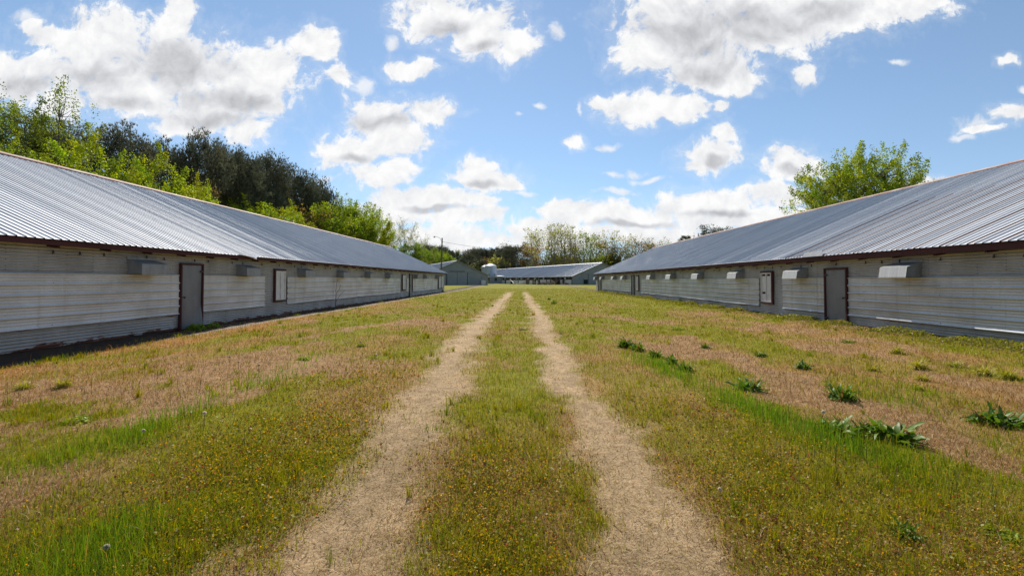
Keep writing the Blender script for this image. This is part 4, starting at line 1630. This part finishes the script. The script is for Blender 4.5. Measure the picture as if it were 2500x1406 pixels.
G1 = 'trees behind the left shed'
LEFT = [
    # kind, px, top, Y, label, var, wide
    ('tall', 15, 225, 38, 'leafy tree with airy crown at the left edge of the photo above the left shed', 0, 150),
    ('tall', 118, 208, 37, 'tallest leafy tree behind the left shed with an upright open crown', 1, 165),
    ('pine', 140, 300, 40, 'dark pine set inside the tallest leafy tree crown', 2, 120),
    ('green', 60, 352, 32, 'low green tree beneath the airy tree at the left edge', 2, 150),
    ('green', 235, 335, 34, 'bright yellow green tree just right of the tallest leafy tree', 0, 190),
    ('pine', 300, 298, 46, 'round topped dark pine above the first bright green tree', 1, 130),
    ('green', 310, 402, 36, 'lower bright green tree rising over the ridge beneath the round pine', 1, 130),
    ('pine', 405, 340, 52, 'shorter dark pine between the round pine and the thin topped pine', 1, 95),
    ('green', 395, 380, 39, 'bright yellow green tree with a pointed top below the shorter pine', 0, 175),
    ('pine', 500, 320, 54, 'dark pine with a thin see through top', 1, 105),
    ('green', 460, 440, 43, 'small bright green tree at the ridge beneath the thin topped pine', 1, 110),
    ('brown', 492, 430, 50, 'small reddish brown tree peeping between green tree and dark pines', 0, 60),
    ('pine', 575, 362, 60, 'broad dark pine right of the thin topped pine', 0, 118),
    ('pine', 615, 400, 64, 'dense lower pine within the dark pine clump', 2, 100),
    ('pine', 660, 378, 68, 'pine with twin peaks in the middle of the dark clump', 0, 100),
    ('pine', 725, 408, 74, 'slimmer pine near the right end of the dark clump', 1, 85),
    ('pine', 775, 438, 80, 'last and smallest pine at the right end of the dark clump', 2, 80),
    ('green', 640, 495, 58, 'bright green bushy tree at the ridge below the dark pine clump', 1, 150),
    ('green', 705, 508, 62, 'low bright green tree at the ridge below the slimmer pine', 0, 110),
    ('brown', 755, 500, 70, 'reddish budding tree between the low green trees', 0, 90),
    ('green', 810, 490, 74, 'tall light green tree with a loose top right of the pines', 2, 160),
    ('green', 860, 488, 80, 'full green tree at the crest of the green row', 1, 140),
    ('green', 905, 512, 86, 'rightmost bright green tree of the row behind the left shed', 0, 100),
    ('bare', 945, 530, 92, 'leafless grey tree right of the last bright green tree', 0, 90),
    ('bare', 990, 530, 98, 'budding bare tree near the far end of the left shed', 1, 95),
    ('bare', 1028, 575, 100, 'small thinly leaved tree by the utility pole', 1, 70),
    ('green', 1000, 590, 96, 'green underwood beneath the budding bare tree', 2, 90),
]
for kind, px, yt, Y, lab, var, wide in LEFT:
    plant(kind, px, yt, Y, lab, G1, var, wide)
plant('broad', 2092, 360, 43, 'broad many stemmed spring tree standing alone behind the right shed', None, 0, 222)
plant('green', 2225, 440, 43, 'small leafy sprig showing above the right ridge beside the broad tree', None, 2, 50)

G2 = 'trees of the far wood'
seq = []
# dark pines beyond the gable shed, left of the bin
for i, (px, yt) in enumerate(((1046, 600), (1062, 606), (1078, 603), (1098, 612), (1116, 610), (1140, 618), (1156, 611), (1168, 607), (1180, 610), (1194, 608), (1206, 607), (1219, 606), (1232, 609), (1243, 604))):
    seq.append(('pine' if i not in (4,) else 'sparse', px, yt, 205 + (i % 4) * 7, 'dark pine in the far row behind the gabled shed' if i != 4 else 'pale thin tree among the far pines by the gable', 1.25))
seq += [
    ('cedar', 1108, 612, 160, 'dense dark evergreen close behind the gabled shed', .8),
    ('green', 1085, 622, 150, 'yellow green tree between the pole and the gabled shed', 1.2),
    ('green', 1060, 608, 140, 'light green tree left of the utility pole', 1.1),
    ('willow', 1216, 627, 182, 'pale yellow willow above the feed bin', 1.15),
    ('brown', 1194, 628, 190, 'brown budding tree left of the pale willow', 1.5),
    ('cedar', 1258, 598, 178, 'tallest dark evergreen right of the pale willow', 1.05),
    ('brown', 1290, 602, 170, 'bare brown tree right of the tallest dark evergreen', 1.3),
    ('cedar', 1700, 600, 150, 'dark evergreen at the right end of the wood', .8),
    ('pine', 1668, 577, 140, 'yellowish pine near the right shed ridge', 1.0),
    ('bare', 1720, 560, 125, 'thin reddish bare tree above the right ridge', .9),
    ('cedar', 1762, 556, 115, 'dark treetop showing low over the right ridge', 1.0),
]
tops = [(1296, 556), (1308, 560), (1322, 546), (1332, 550), (1344, 552), (1356, 548), (1368, 545), (1380, 552), (1392, 553), (1404, 562), (1416, 572), (1428, 566), (1440, 575),
        (1452, 570), (1466, 588), (1478, 572), (1490, 560), (1500, 563), (1514, 570), (1526, 575), (1538, 582), (1552, 575), (1566, 585), (1580, 580), (1594, 590), (1608, 585), (1622, 578), (1636, 592), (1648, 585), (1690, 592)]
for i, (px, yt) in enumerate(tops):
    kind = 'sparse' if i not in (14, 24, 22) else 'brown'
    seq.append((kind, px, yt, 165 + (i * 37 % 40), 'slender spring tree with sparse pale leaves in the far wood' if kind == 'sparse' else 'brown budding tree among the slender trees of the far wood', 1.25))
for i, px in enumerate(range(1300, 1660, 17)):
    kind = ('brown', 'shrub', 'sparse', 'brown', 'green', 'shrub')[i % 6]
    yt = (612, 640, 598, 618, 622, 645)[(i * 5 + 2) % 6]
    lab = {'brown': 'lower brown tree filling the far wood above the far shed', 'shrub': 'shrub at the foot of the far wood',
           'sparse': 'slender spring tree with sparse pale leaves in the far wood', 'green': 'fresh green tree inside the far wood'}[kind]
    seq.append((kind, px, yt, 150 + (i * 29 % 30) + 25, lab, 1.6))
for i, px in enumerate(range(1030, 1300, 24)):
    kind = ('shrub', 'cedar', 'brown')[i % 3]
    seq.append((kind, px, (640, 632, 645)[i % 3], 190 + (i * 13 % 15), {'shrub': 'shrub at the foot of the far wood', 'cedar': 'low dark evergreen at the foot of the far pines', 'brown': 'lower brown tree at the foot of the far pines'}[kind], 1.8))
for kind, px, yt, Y, lab, wide in seq:
    plant(kind, px, yt, Y, lab, 'shrubs at the foot of the far wood' if kind == 'shrub' else G2, None, wide)
# the wood goes on behind, as one mass
rs = np.random.RandomState(4)
n = 26000
px = rs.uniform(960, 1760, n)
Yw = rs.uniform(215, 260, n)
xw = (px - 1275) / FPX * Yw
hw = 7.5 + 8 * fbm(xw * .06, Yw * .05, 3, 3) + 3.5 * sstep(px, 1280, 1330)
zw = .3 + hw * .62 * rs.uniform(0, 1, n) ** .8
cw = np.where(fbm(xw * .05 + 9, Yw * .1, 8, 2)[:, None] > .5, np.array([[.07, .08, .035]]), np.array([[.17, .135, .07]])) * rs.uniform(.6, 1.3, (n, 1))
o = link('far_wood', leaf_mesh('far_wood', np.stack([xw, Yw, zw], 1), rs.uniform(.5, 1.3, n), cw, rs, M['needle'], 1.3))
tag(o, 'far wood massed behind the sheds', 'wood', None, 'stuff')


# ------------------------------------------------------------------ grass and other small growth
def blades(name, x, y, h, w, lean, col, mat, rs, flat=None):
    n = len(x)
    z = ground_z(x, y)
    az = rs.uniform(0, 2 * np.pi, n)
    fa = rs.uniform(0, 2 * np.pi, n)
    bx, by = np.cos(fa) * w * .5, np.sin(fa) * w * .5
    lx, ly = np.cos(az) * lean * h, np.sin(az) * lean * h
    hz = h * np.sqrt(np.clip(1 - lean ** 2 * .8, .02, 1))
    if flat is not None:
        hz = h * rs.uniform(.02, .22, n)
        z = z + rs.uniform(.006, .018, n)
    V = np.empty((n, 5, 3), np.float32)
    V[:, 0] = np.stack([x - bx, y - by, z - .01], 1)
    V[:, 1] = np.stack([x + bx, y + by, z - .01], 1)
    V[:, 2] = np.stack([x - bx * .8 + lx * .35, y - by * .8 + ly * .35, z + hz * .6], 1)
    V[:, 3] = np.stack([x + bx * .8 + lx * .35, y + by * .8 + ly * .35, z + hz * .6], 1)
    V[:, 4] = np.stack([x + lx, y + ly, z + hz], 1)
    idx = np.arange(n)[:, None] * 5
    loops = (idx + np.array([0, 1, 3, 2, 2, 3, 4])[None]).ravel()
    starts = (np.arange(n)[:, None] * 7 + np.array([0, 4])[None]).ravel()
    return link(name, np_mesh(name, V.reshape(-1, 3), loops, starts, mat, np.repeat(col, 5, 0)))


def scatter(n, rs, y0=1.35, y1=75.0, p=0.75):
    """more, finer plants near, fewer and coarser ones far"""
    u = rs.uniform(size=n)
    a, b = y0 ** (-p + .15), y1 ** (-p + .15)
    y = (a + (b - a) * u) ** (1 / (-p + .15))
    half = np.minimum(1.22 * y + 2.6, 10.6)
    x = rs.uniform(-1, 1, n) * half
    k = (n_left(x, y) > .05) & (n_right(x, y) > .03) | (y > 61)
    return x[k], y[k]


rs = np.random.RandomState(101)
x, y = scatter(700000, rs)
g, L_s, b, d = green(x, y), lush(x, y), bare(x, y), drip(x, y)
keep = rs.uniform(size=len(x)) < (.10 + .90 * g) * (1 - .96 * b) * (1 - .85 * d)
keep &= rs.uniform(size=len(x)) < (1 - .8 * thatch(x, y)) * (.4 + .6 * np.maximum(L_s, sstep(fbm(x * 2.5, y * 2.5, 51, 3), .4, .6)))
x, y, g, L_s = x[keep], y[keep], g[keep], L_s[keep]
n = len(x)
far = (np.maximum(y, 2.0) / 3.0)
h = rs.gamma(5, .0085, n) * (.8 + .5 * fbm(x * 1.3, y * 1.3, 53, 3)) * (1 + 1.5 * L_s)
w = .0036 * far ** .78 * rs.uniform(.7, 1.4, n)
lean = rs.uniform(.1, .75, n) * (1 - .45 * L_s)
mixc = rs.uniform(size=(n, 1))
col = np.array([.20, .27, .004]) * mixc + np.array([.36, .315, .006]) * (1 - mixc)
col = col * (1 - L_s[:, None]) + (np.array([.15, .29, .014]) * mixc + np.array([.23, .34, .016]) * (1 - mixc)) * L_s[:, None]
yel = (rs.uniform(size=(n, 1)) < .14 * (1 - L_s[:, None]))
col = np.where(yel, np.array([.48, .31, .05]), col) * rs.uniform(.65, 1.2, (n, 1))
tag(blades('grass', x, y, h, w, lean, col, M['blade'], rs), 'rough green grass of the yard', 'grass', None, 'stuff')
print('grass', n)

x, y = scatter(500000, rs)
g, L_s, b, d = green(x, y), lush(x, y), bare(x, y), drip(x, y)
keep = rs.uniform(size=len(x)) < (1 - .80 * g) * (1 - .85 * L_s) * (1 - .1 * b) * (1 - .75 * d)
x, y, b = x[keep], y[keep], b[keep]
n = len(x)
far = (np.maximum(y, 2.0) / 3.0)
h = rs.gamma(4, .012, n) * (1 - .45 * b)
w = .0030 * far ** .8 * rs.uniform(.6, 1.4, n)
lean = np.clip(rs.uniform(.45, 1.05, n) + .3 * b, 0, 1.1)
mixc = rs.uniform(size=(n, 1))
o = (1 - sstep(n_left(x, y), 1.5, 5.5))[:, None]
col = (np.array([.48, .29, .095]) * mixc + np.array([.28, .15, .035]) * (1 - mixc)) * (1 - .6 * o) + np.array([.58, .27, .045]) * .6 * o
col = np.where(rs.uniform(size=(n, 1)) < .10, np.array([.72, .58, .36]), col) * rs.uniform(.6, 1.25, (n, 1))
tag(blades('dry_grass', x, y, h, w, lean, col, M['straw'], rs), 'dry straw coloured grass of the yard', 'dry grass', None, 'stuff')
print('dry', n)
# pale straw lying flat on the ruts and the matted patches
x, y = scatter(190000, rs, 1.5, 40, .85)
keep = rs.uniform(size=len(x)) < np.clip(.75 * bare(x, y) + .8 * thatch(x, y) + .45 * drip(x, y) + .03, 0, 1)
x, y = x[keep], y[keep]
n = len(x)
mixc = rs.uniform(size=(n, 1))
col = (np.array([.68, .49, .25]) * mixc + np.array([.38, .225, .08]) * (1 - mixc)) * rs.uniform(.6, 1.15, (n, 1))
o = blades('straw_litter', x, y, rs.gamma(4, .014, n) + .015, .0034 * (np.maximum(y, 2) / 3) ** .7 * rs.uniform(.6, 1.4, n), np.full(n, 1.0), col, M['straw'], rs, flat=True)
tag(o, 'pale straw litter lying on the tracks and bare patches', 'straw', None, 'stuff')


# scattered clumps of taller green blades
cx_, cy_ = scatter(5200, rs, 1.6, 40, .8)
k = rs.uniform(size=len(cx_)) < (.08 + .92 * green(cx_, cy_)) * (1 - .95 * bare(cx_, cy_)) * sstep(fbm(cx_ * .8, cy_ * .8, 57, 3), .42, .62)
cx_, cy_ = cx_[k], cy_[k]
m_ = rs.randint(8, 34, len(cx_))
i_ = np.repeat(np.arange(len(cx_)), m_)
r_ = (.02 + .10 * rs.uniform(size=len(cx_)))[i_] * np.abs(rs.normal(size=len(i_)))
a_ = rs.uniform(0, 6.283, len(i_))
x, y = cx_[i_] + r_ * np.cos(a_), cy_[i_] + r_ * np.sin(a_)
n = len(x)
hh = rs.uniform(.06, .16, len(cx_))[i_] * rs.uniform(.5, 1.15, n)
cc = (rs.uniform(size=(len(cx_), 1)))[i_]
col = (np.array([.21, .27, .004]) * cc + np.array([.40, .32, .006]) * (1 - cc)) * rs.uniform(.7, 1.2, (n, 1))
tag(blades('tall_grass', x, y, hh, .0042 * (np.maximum(y, 2) / 3) ** .7 * rs.uniform(.7, 1.3, n), rs.uniform(.1, .65, n), col, M['blade'], rs), 'scattered clumps of taller green grass', 'grass', None, 'stuff')


# low clover-like carpet with yellow flower heads
def clover_density(x, y):
    a = sstep(fbm(x * .9 + 4, y * .7, 71, 3), .42, .6)
    z = np.maximum(np.exp(-((x + 2.0) / 1.0) ** 2) * (1 - sstep(y, 4.5, 7)), np.exp(-((x - 2.1) / .8) ** 2) * (1 - sstep(y, 4, 6.5)))
    z = np.maximum(z, np.exp(-((x + .15) / .55) ** 2) * (1 - sstep(y, 3.2, 5.0)))
    z = np.maximum(z, .6 * np.exp(-((x + 2.6) / .7) ** 2) * np.exp(-((y - 6.5) / 2.5) ** 2))
    return np.clip(z * 1.1, 0, 1) * (.35 + .65 * a)


x, y = scatter(520000, rs, 1.35, 22, .95)
keep = rs.uniform(size=len(x)) < clover_density(x, y) * (1 - bare(x, y)) * (1 - .8 * thatch(x, y)) * (1 - .7 * lush(x, y))
x, y = x[keep], y[keep]
n = len(x)
z = ground_z(x, y) + rs.uniform(.01, .07, n)
fl = rs.uniform(size=n) < .13
sz = np.where(fl, .0085, .014) * (np.maximum(y, 2) / 3) ** .6 * rs.uniform(.7, 1.4, n)
z = z + np.where(fl, .025, 0)
mixc = rs.uniform(size=(n, 1))
col = np.where(fl[:, None], np.array([.72, .43, .01]), (np.array([.18, .22, .008]) * mixc + np.array([.32, .255, .015]) * (1 - mixc)))
col = np.where((rs.uniform(size=(n, 1)) < .10) & ~fl[:, None], np.array([.26, .09, .035]), col) * rs.uniform(.7, 1.2, (n, 1))
o = link('clover', leaf_mesh('clover', np.stack([x, y, z], 1), sz, col, rs, M['blade'], 1.15))
tag(o, 'low yellow flowered clover carpet in the grass', 'clover', None, 'stuff')
print('clover', n)

# scrubby weeds along the foot of the right wall and a little on the left
n = 60000
yw = 5 + 50 * rs.uniform(size=n) ** 1.7
cl = sstep(fbm(yw * .9, yw * 0, 81, 4), .40, .62)
keep = rs.uniform(size=n) < cl * .9 + .08
yw, cl = yw[keep], cl[keep]
n = len(yw)
nn_ = rs.gamma(2.2, .17, n)
x = RIGHT_X - TURN * yw - nn_ - .02
hh = (.03 + .13 * cl) * rs.uniform(.05, 1, n) * np.exp(-nn_ * .9)
z = ground_z(x, yw) + hh
mixc = rs.uniform(size=(n, 1))
col = (np.array([.30, .32, .03]) * mixc + np.array([.20, .22, .035]) * (1 - mixc)) * rs.uniform(.6, 1.2, (n, 1))
col = np.where(rs.uniform(size=(n, 1)) < .18, np.array([.26, .19, .10]), col)
o = link('wall_weeds', leaf_mesh('wall_weeds', np.stack([x, yw, z], 1), .028 * (yw / 10) ** .6 * rs.uniform(.6, 1.4, n), col, rs, M['blade'], 1.8))
tag(o, 'scrubby weeds along the foot of the right shed wall', 'weeds', None, 'stuff')


def strap_leaf(mb, az, ln, wd, rise, droop, cols, col, z0=0.0, seg=6):
    b = len(mb.v)
    tw = random.uniform(-.9, .9)
    bend = random.uniform(-.8, .8)
    for k in range(seg + 1):
        t = k / seg
        r = ln * t
        c, s = math.cos(az + bend * t), math.sin(az + bend * t)
        zz = z0 + rise * ln * t - droop * ln * t * t
        hw = wd * (math.sin(math.pi * min(1, t * .93 + .06)) ** .7) * .5 + .001
        wav = .22 * wd * math.sin(t * 14 + az * 3)
        zz = max(zz, .004 + .01 * t)
        mb.v += [(c * r - s * hw, s * r + c * hw, zz + wav + tw * hw), (c * r, s * r, zz - hw * .35), (c * r + s * hw, s * r - c * hw, zz - wav - tw * hw)]
        cols += [col] * 3
    for k in range(seg):
        i = b + k * 3
        for j in (0, 1):
            mb.f.append((i + j, i + j + 1, i + j + 4, i + j + 3))
            mb.m.append(0)


def rosette(name, nleaf, ln, wd, col, rise=(.5, 1.5), droop=(.4, 1.0), seed=0, offs=0.0):
    random.seed(seed)
    mb = MB()
    cols = []
    for k in range(nleaf):
        f = random.random()
        c = np.array(col) * random.uniform(.75, 1.3)
        if random.random() < .08:
            c = np.array([.22, .13, .05])
        n0 = len(mb.v)
        strap_leaf(mb, k * 2.4 + random.uniform(-.4, .4), ln * random.uniform(.4, 1.25), wd * random.uniform(.7, 1.2),
                   random.uniform(*rise), random.uniform(*droop), cols, tuple(c))
        if offs:
            a, r = random.uniform(0, 6.283), offs * random.random() ** .6
            mb.v[n0:] = [(p[0] + r * math.cos(a), p[1] + r * math.sin(a), p[2]) for p in mb.v[n0:]]
    me = mb.mesh(name, M['weed'], True)
    a = me.attributes.new('Col', 'FLOAT_COLOR', 'POINT')
    arr = np.ones((len(mb.v), 4), np.float32)
    arr[:, :3] = np.array(cols)
    a.data.foreach_set('color', arr.ravel())
    return me


def bushy(name, n, rad, hgt, size, col, seed):
    """low soft clump of many small leaves on hidden stems"""
    q = np.random.RandomState(seed)
    d = q.normal(size=(n, 3))
    d[:, 2] = np.abs(d[:, 2])
    d /= np.linalg.norm(d, axis=1)[:, None]
    k = 1 + .5 * np.sin(np.arctan2(d[:, 1], d[:, 0]) * 3 + seed)
    r = q.uniform(.15, 1, n) ** .6 * (.7 + .3 * k)
    C = d * r[:, None] * np.array([rad, rad, hgt])
    cc = np.array(col) * q.uniform(.6, 1.35, (n, 1))
    cc = np.where(q.uniform(size=(n, 1)) < .07, np.array([.34, .26, .10]), cc)
    return leaf_mesh(name, C, size * q.uniform(.6, 1.4, n), cc, q, M['weed'], 1.9)


DOCK = [rosette('dock_plant', 170, .135, .030, (.115, .20, .016), (.3, 2.3), (.4, 1.9), seed=k, offs=.11) for k in (1, 2, 3, 14)]
TUFT = [rosette('grass_tussock', 300, .10, .005, (.38, .36, .028), (.5, 2.4), (.5, 2.2), seed=k, offs=.05) for k in (4, 5)]
HERB = [bushy('leafy_weed', 420, .15, .10, .024, (.27, .35, .03), k) for k in (6, 7)]
rw = random.Random(9)


def herb(meshes, name, px, py, s, label, cat, group=None, zs=1.0):
    x, Y = on_ground(px, py)
    z = float(ground_z(np.array([x]), np.array([Y]))[0])
    x, Y = on_ground(px, py, z)
    o = link(name, rw.choice(meshes))
    o.location = (x, Y, z - .005)
    o.rotation_euler = (rw.uniform(-.08, .08), rw.uniform(-.08, .08), rw.uniform(0, 6.28))
    o.scale = (s * rw.uniform(.85, 1.2), s * rw.uniform(.85, 1.2), s * zs * rw.uniform(.8, 1.2))
    return tag(o, label, cat, group)


GD = 'dark broad leaved weeds right of the track'
for px, py, s, lab in (
        (1528, 848, 1.15, 'dark dock weed at the far upper end of the weed line beside the right track'),
        (1556, 856, .95, 'dark dock weed just right of the one heading the weed line'),
        (1600, 872, .75, 'small dark dock weed third along the weed line'),
        (1640, 888, .75, 'small dark dock weed in the middle of the weed line'),
        (1672, 905, .8, 'dark dock weed at the lower end of the weed line by tall grass'),
        (1722, 850, .6, 'flat dark weed alone on dry turf right of the weed line head'),
        (1826, 952, 1.0, 'upright dark dock weed alone beside the bright grass strip'),
        (1856, 870, .65, 'small reddish edged dock weed on dry turf below the shutter'),
        (1962, 900, .75, 'dark dock weed on dry turf below the right door'),
        (2056, 975, .95, 'dark dock weed just above the pair of large weeds'),
        (2044, 1056, 1.05, 'left one of the pair of large dock weeds at the bright grass strip'),
        (2172, 1072, 1.15, 'right one of the pair of large dock weeds at the bright grass strip'),
        (2120, 1066, .8, 'smaller dock weed wedged between the two large ones'),
        (2425, 1036, 1.0, 'dense dark weed cushion at the right edge of the photo'),
        (2470, 1040, .8, 'dark weed cushion touching the right edge of the photo'),
        (1352, 742, 1.2, 'distant dark weed beside the right track near the far field'),
        (1340, 732, .9, 'farthest dark weed beside the right track'),
        (2215, 1315, .5, 'small ragged dock weed in the right foreground')):
    herb(DOCK, 'dock_plant', px, py, s, lab, 'weed', GD)
for px, py, s, lab in (
        (2245, 900, 1.3, 'large yellow green grass tussock before the right wall'), (2190, 862, 1.2, 'upright green grass tussock nearer the right wall foot'),
        (2130, 905, .8, 'small yellow tussock left of the large one'), (2250, 928, 1.0, 'yellow tussock just below the large one'),
        (2240, 950, .7, 'smallest tussock lowest in the yellow group'), (2400, 915, 1.2, 'green tussock near the right edge beneath the wall'),
        (2460, 925, 1.3, 'green tussock closest to the right edge beneath the wall'), (2330, 895, 1.1, 'yellow tussock between the large one and the right edge'),
        (155, 945, 1.0, 'orange green tussock on dry turf near the left shed'), (60, 950, .9, 'green tussock at the far left edge near the shed')):
    herb(TUFT, 'grass_tussock', px, py, s, lab, 'grass tussock', 'yellow green tussocks in the dry turf')
for px, py, s, lab in (
        (745, 878, 1.0, 'leafy green weed on turf in front of the left shed'), (880, 846, .9, 'dark leafy weed left of the track mid field'),
        (185, 1030, 1.0, 'light green sprawling weed in the left foreground turf'), (1652, 806, 1.0, 'leafy weed right of the track before the right shed'),
        (935, 775, 1.2, 'leafy weed in the turf beyond mid field on the left'), (2070, 835, .9, 'leafy weed on turf before the right door'),
        (2440, 1310, .7, 'pale green seedling in the right foreground corner'), (2485, 1330, .7, 'pale green seedling at the very right foreground edge'),
        (1275, 806, 1.0, 'dark leafy weed on the grassy strip between the tracks'),
        (480, 806, 1.5, 'green weed growing at the left door sill'), (520, 800, 1.3, 'green weed right of the left door sill'),
        (790, 752, 2.2, 'green weed clump at the left wall under the bare sapling'), (770, 755, 1.8, 'green weed clump left of the bare sapling'),
        (1040, 715, 2.6, 'green weed clump at the far end of the left wall'), (1075, 712, 2.6, 'green weed clump at the far corner of the left shed'),
        (1010, 721, 2.2, 'green weed by the far left door')):
    herb(HERB, 'leafy_weed', px, py, s, lab, 'weed', 'leafy weeds in the yard', 1.4 if s > 1.25 else .6)

# bare sapling against the left wall
x = wl(803)
mb = MB()
sap_y = x
sx = LEFT_X + TURN * sap_y + .35
mb.tube([(0, 0, -.05), (.03, 0, .5), (.02, .02, 1.0), (.08, 0, 1.55)], [.02, .016, .011, .005], 5)
mb.tube([(.02, 0, .35), (.25, .05, .75), (.5, .05, 1.0)], [.011, .008, .004], 4)
mb.tube([(.03, 0, .75), (.2, -.05, 1.0), (.33, -.1, 1.3)], [.009, .006, .003], 4)
mb.tube([(.02, 0, .9), (-.1, .05, 1.15)], [.006, .003], 4)
o = mb.build('bare_sapling', M['bark'])
o.location = (sx, sap_y, float(ground_z(np.array([sx]), np.array([sap_y]))[0]))
tag(o, 'leafless sapling growing against the left shed wall', 'sapling')

# dandelion clocks
mb = MB()
mb.tube([(0, 0, -.02), (.004, 0, .06), (.0, .004, .12)], .0022, 5)
stalk = mb.mesh('dandelion_stalk', M['blade'])
at_ = stalk.attributes.new('Col', 'FLOAT_COLOR', 'POINT')
at_.data.foreach_set('color', np.tile([.2, .17, .06, 1], len(stalk.vertices)).astype(np.float32))
nn = 260
dirs = rs.normal(size=(nn, 3))
dirs /= np.linalg.norm(dirs, axis=1)[:, None]
b_ = np.cross(dirs, rs.normal(size=(nn, 3)))
b_ /= np.linalg.norm(b_, axis=1)[:, None]
c_ = np.cross(dirs, b_)
tip = dirs * .017
V = np.stack([dirs * .002, tip + b_ * .0035, tip - b_ * .0035, dirs * .002, tip + c_ * .0035, tip - c_ * .0035], 1).reshape(-1, 3) + np.array([0, .004, .128])
head = np_mesh('dandelion_head', V, np.arange(nn * 6), np.arange(nn * 2) * 3, M['straw'], np.tile([.95, .86, .70], (nn * 6, 1)))
GP = 'white dandelion clocks in the grass'
puffs = [(350, 1050, .9, 'larger white dandelion clock in the tall green strip on the left'), (258, 1328, .85, 'white dandelion clock nearest the camera in the left foreground'),
         (1757, 1180, .7, 'white dandelion clock alone in the right foreground')]
puffs += [(px, py, 1.1, 'small white dandelion clock dotting the mid distance turf') for px, py in (
    (632, 895), (561, 873), (582, 884), (500, 1012), (880, 838), (918, 868), (845, 838), (1480, 765), (1561, 766), (1545, 772), (1500, 778), (1487, 790), (690, 815), (762, 792), (740, 808), (1215, 812), (640, 833), (2010, 1012))]
for px, py, s, lab in puffs:
    x, Y = on_ground(px, py, .12)
    root = empty('dandelion_clock', (x, Y, float(ground_z(np.array([x]), np.array([Y]))[0])), rw.uniform(0, 6))
    root.scale = (s, s, s)
    tag(root, lab, 'dandelion', GP)
    link('stalk', stalk, root)
    link('seed_head', head, root)

# tall thin seed stalks scattered through the turf
x, y = scatter(2600, rs, 2.0, 26, .9)
keep = rs.uniform(size=len(x)) < sstep(fbm(x * .8, y * .8, 91, 3), .45, .6) * (1 - bare(x, y))
x, y = x[keep], y[keep]
n = len(x)
col = np.array([[.11, .11, .04]]) * rs.uniform(.6, 1.5, (n, 1))
tag(blades('seed_stalks', x, y, rs.uniform(.12, .3, n), .005 * (y / 5) ** .6, rs.uniform(.02, .25, n), col, M['straw'], rs), 'thin dark seed stalks standing in the turf', 'seed stalks', None, 'stuff')
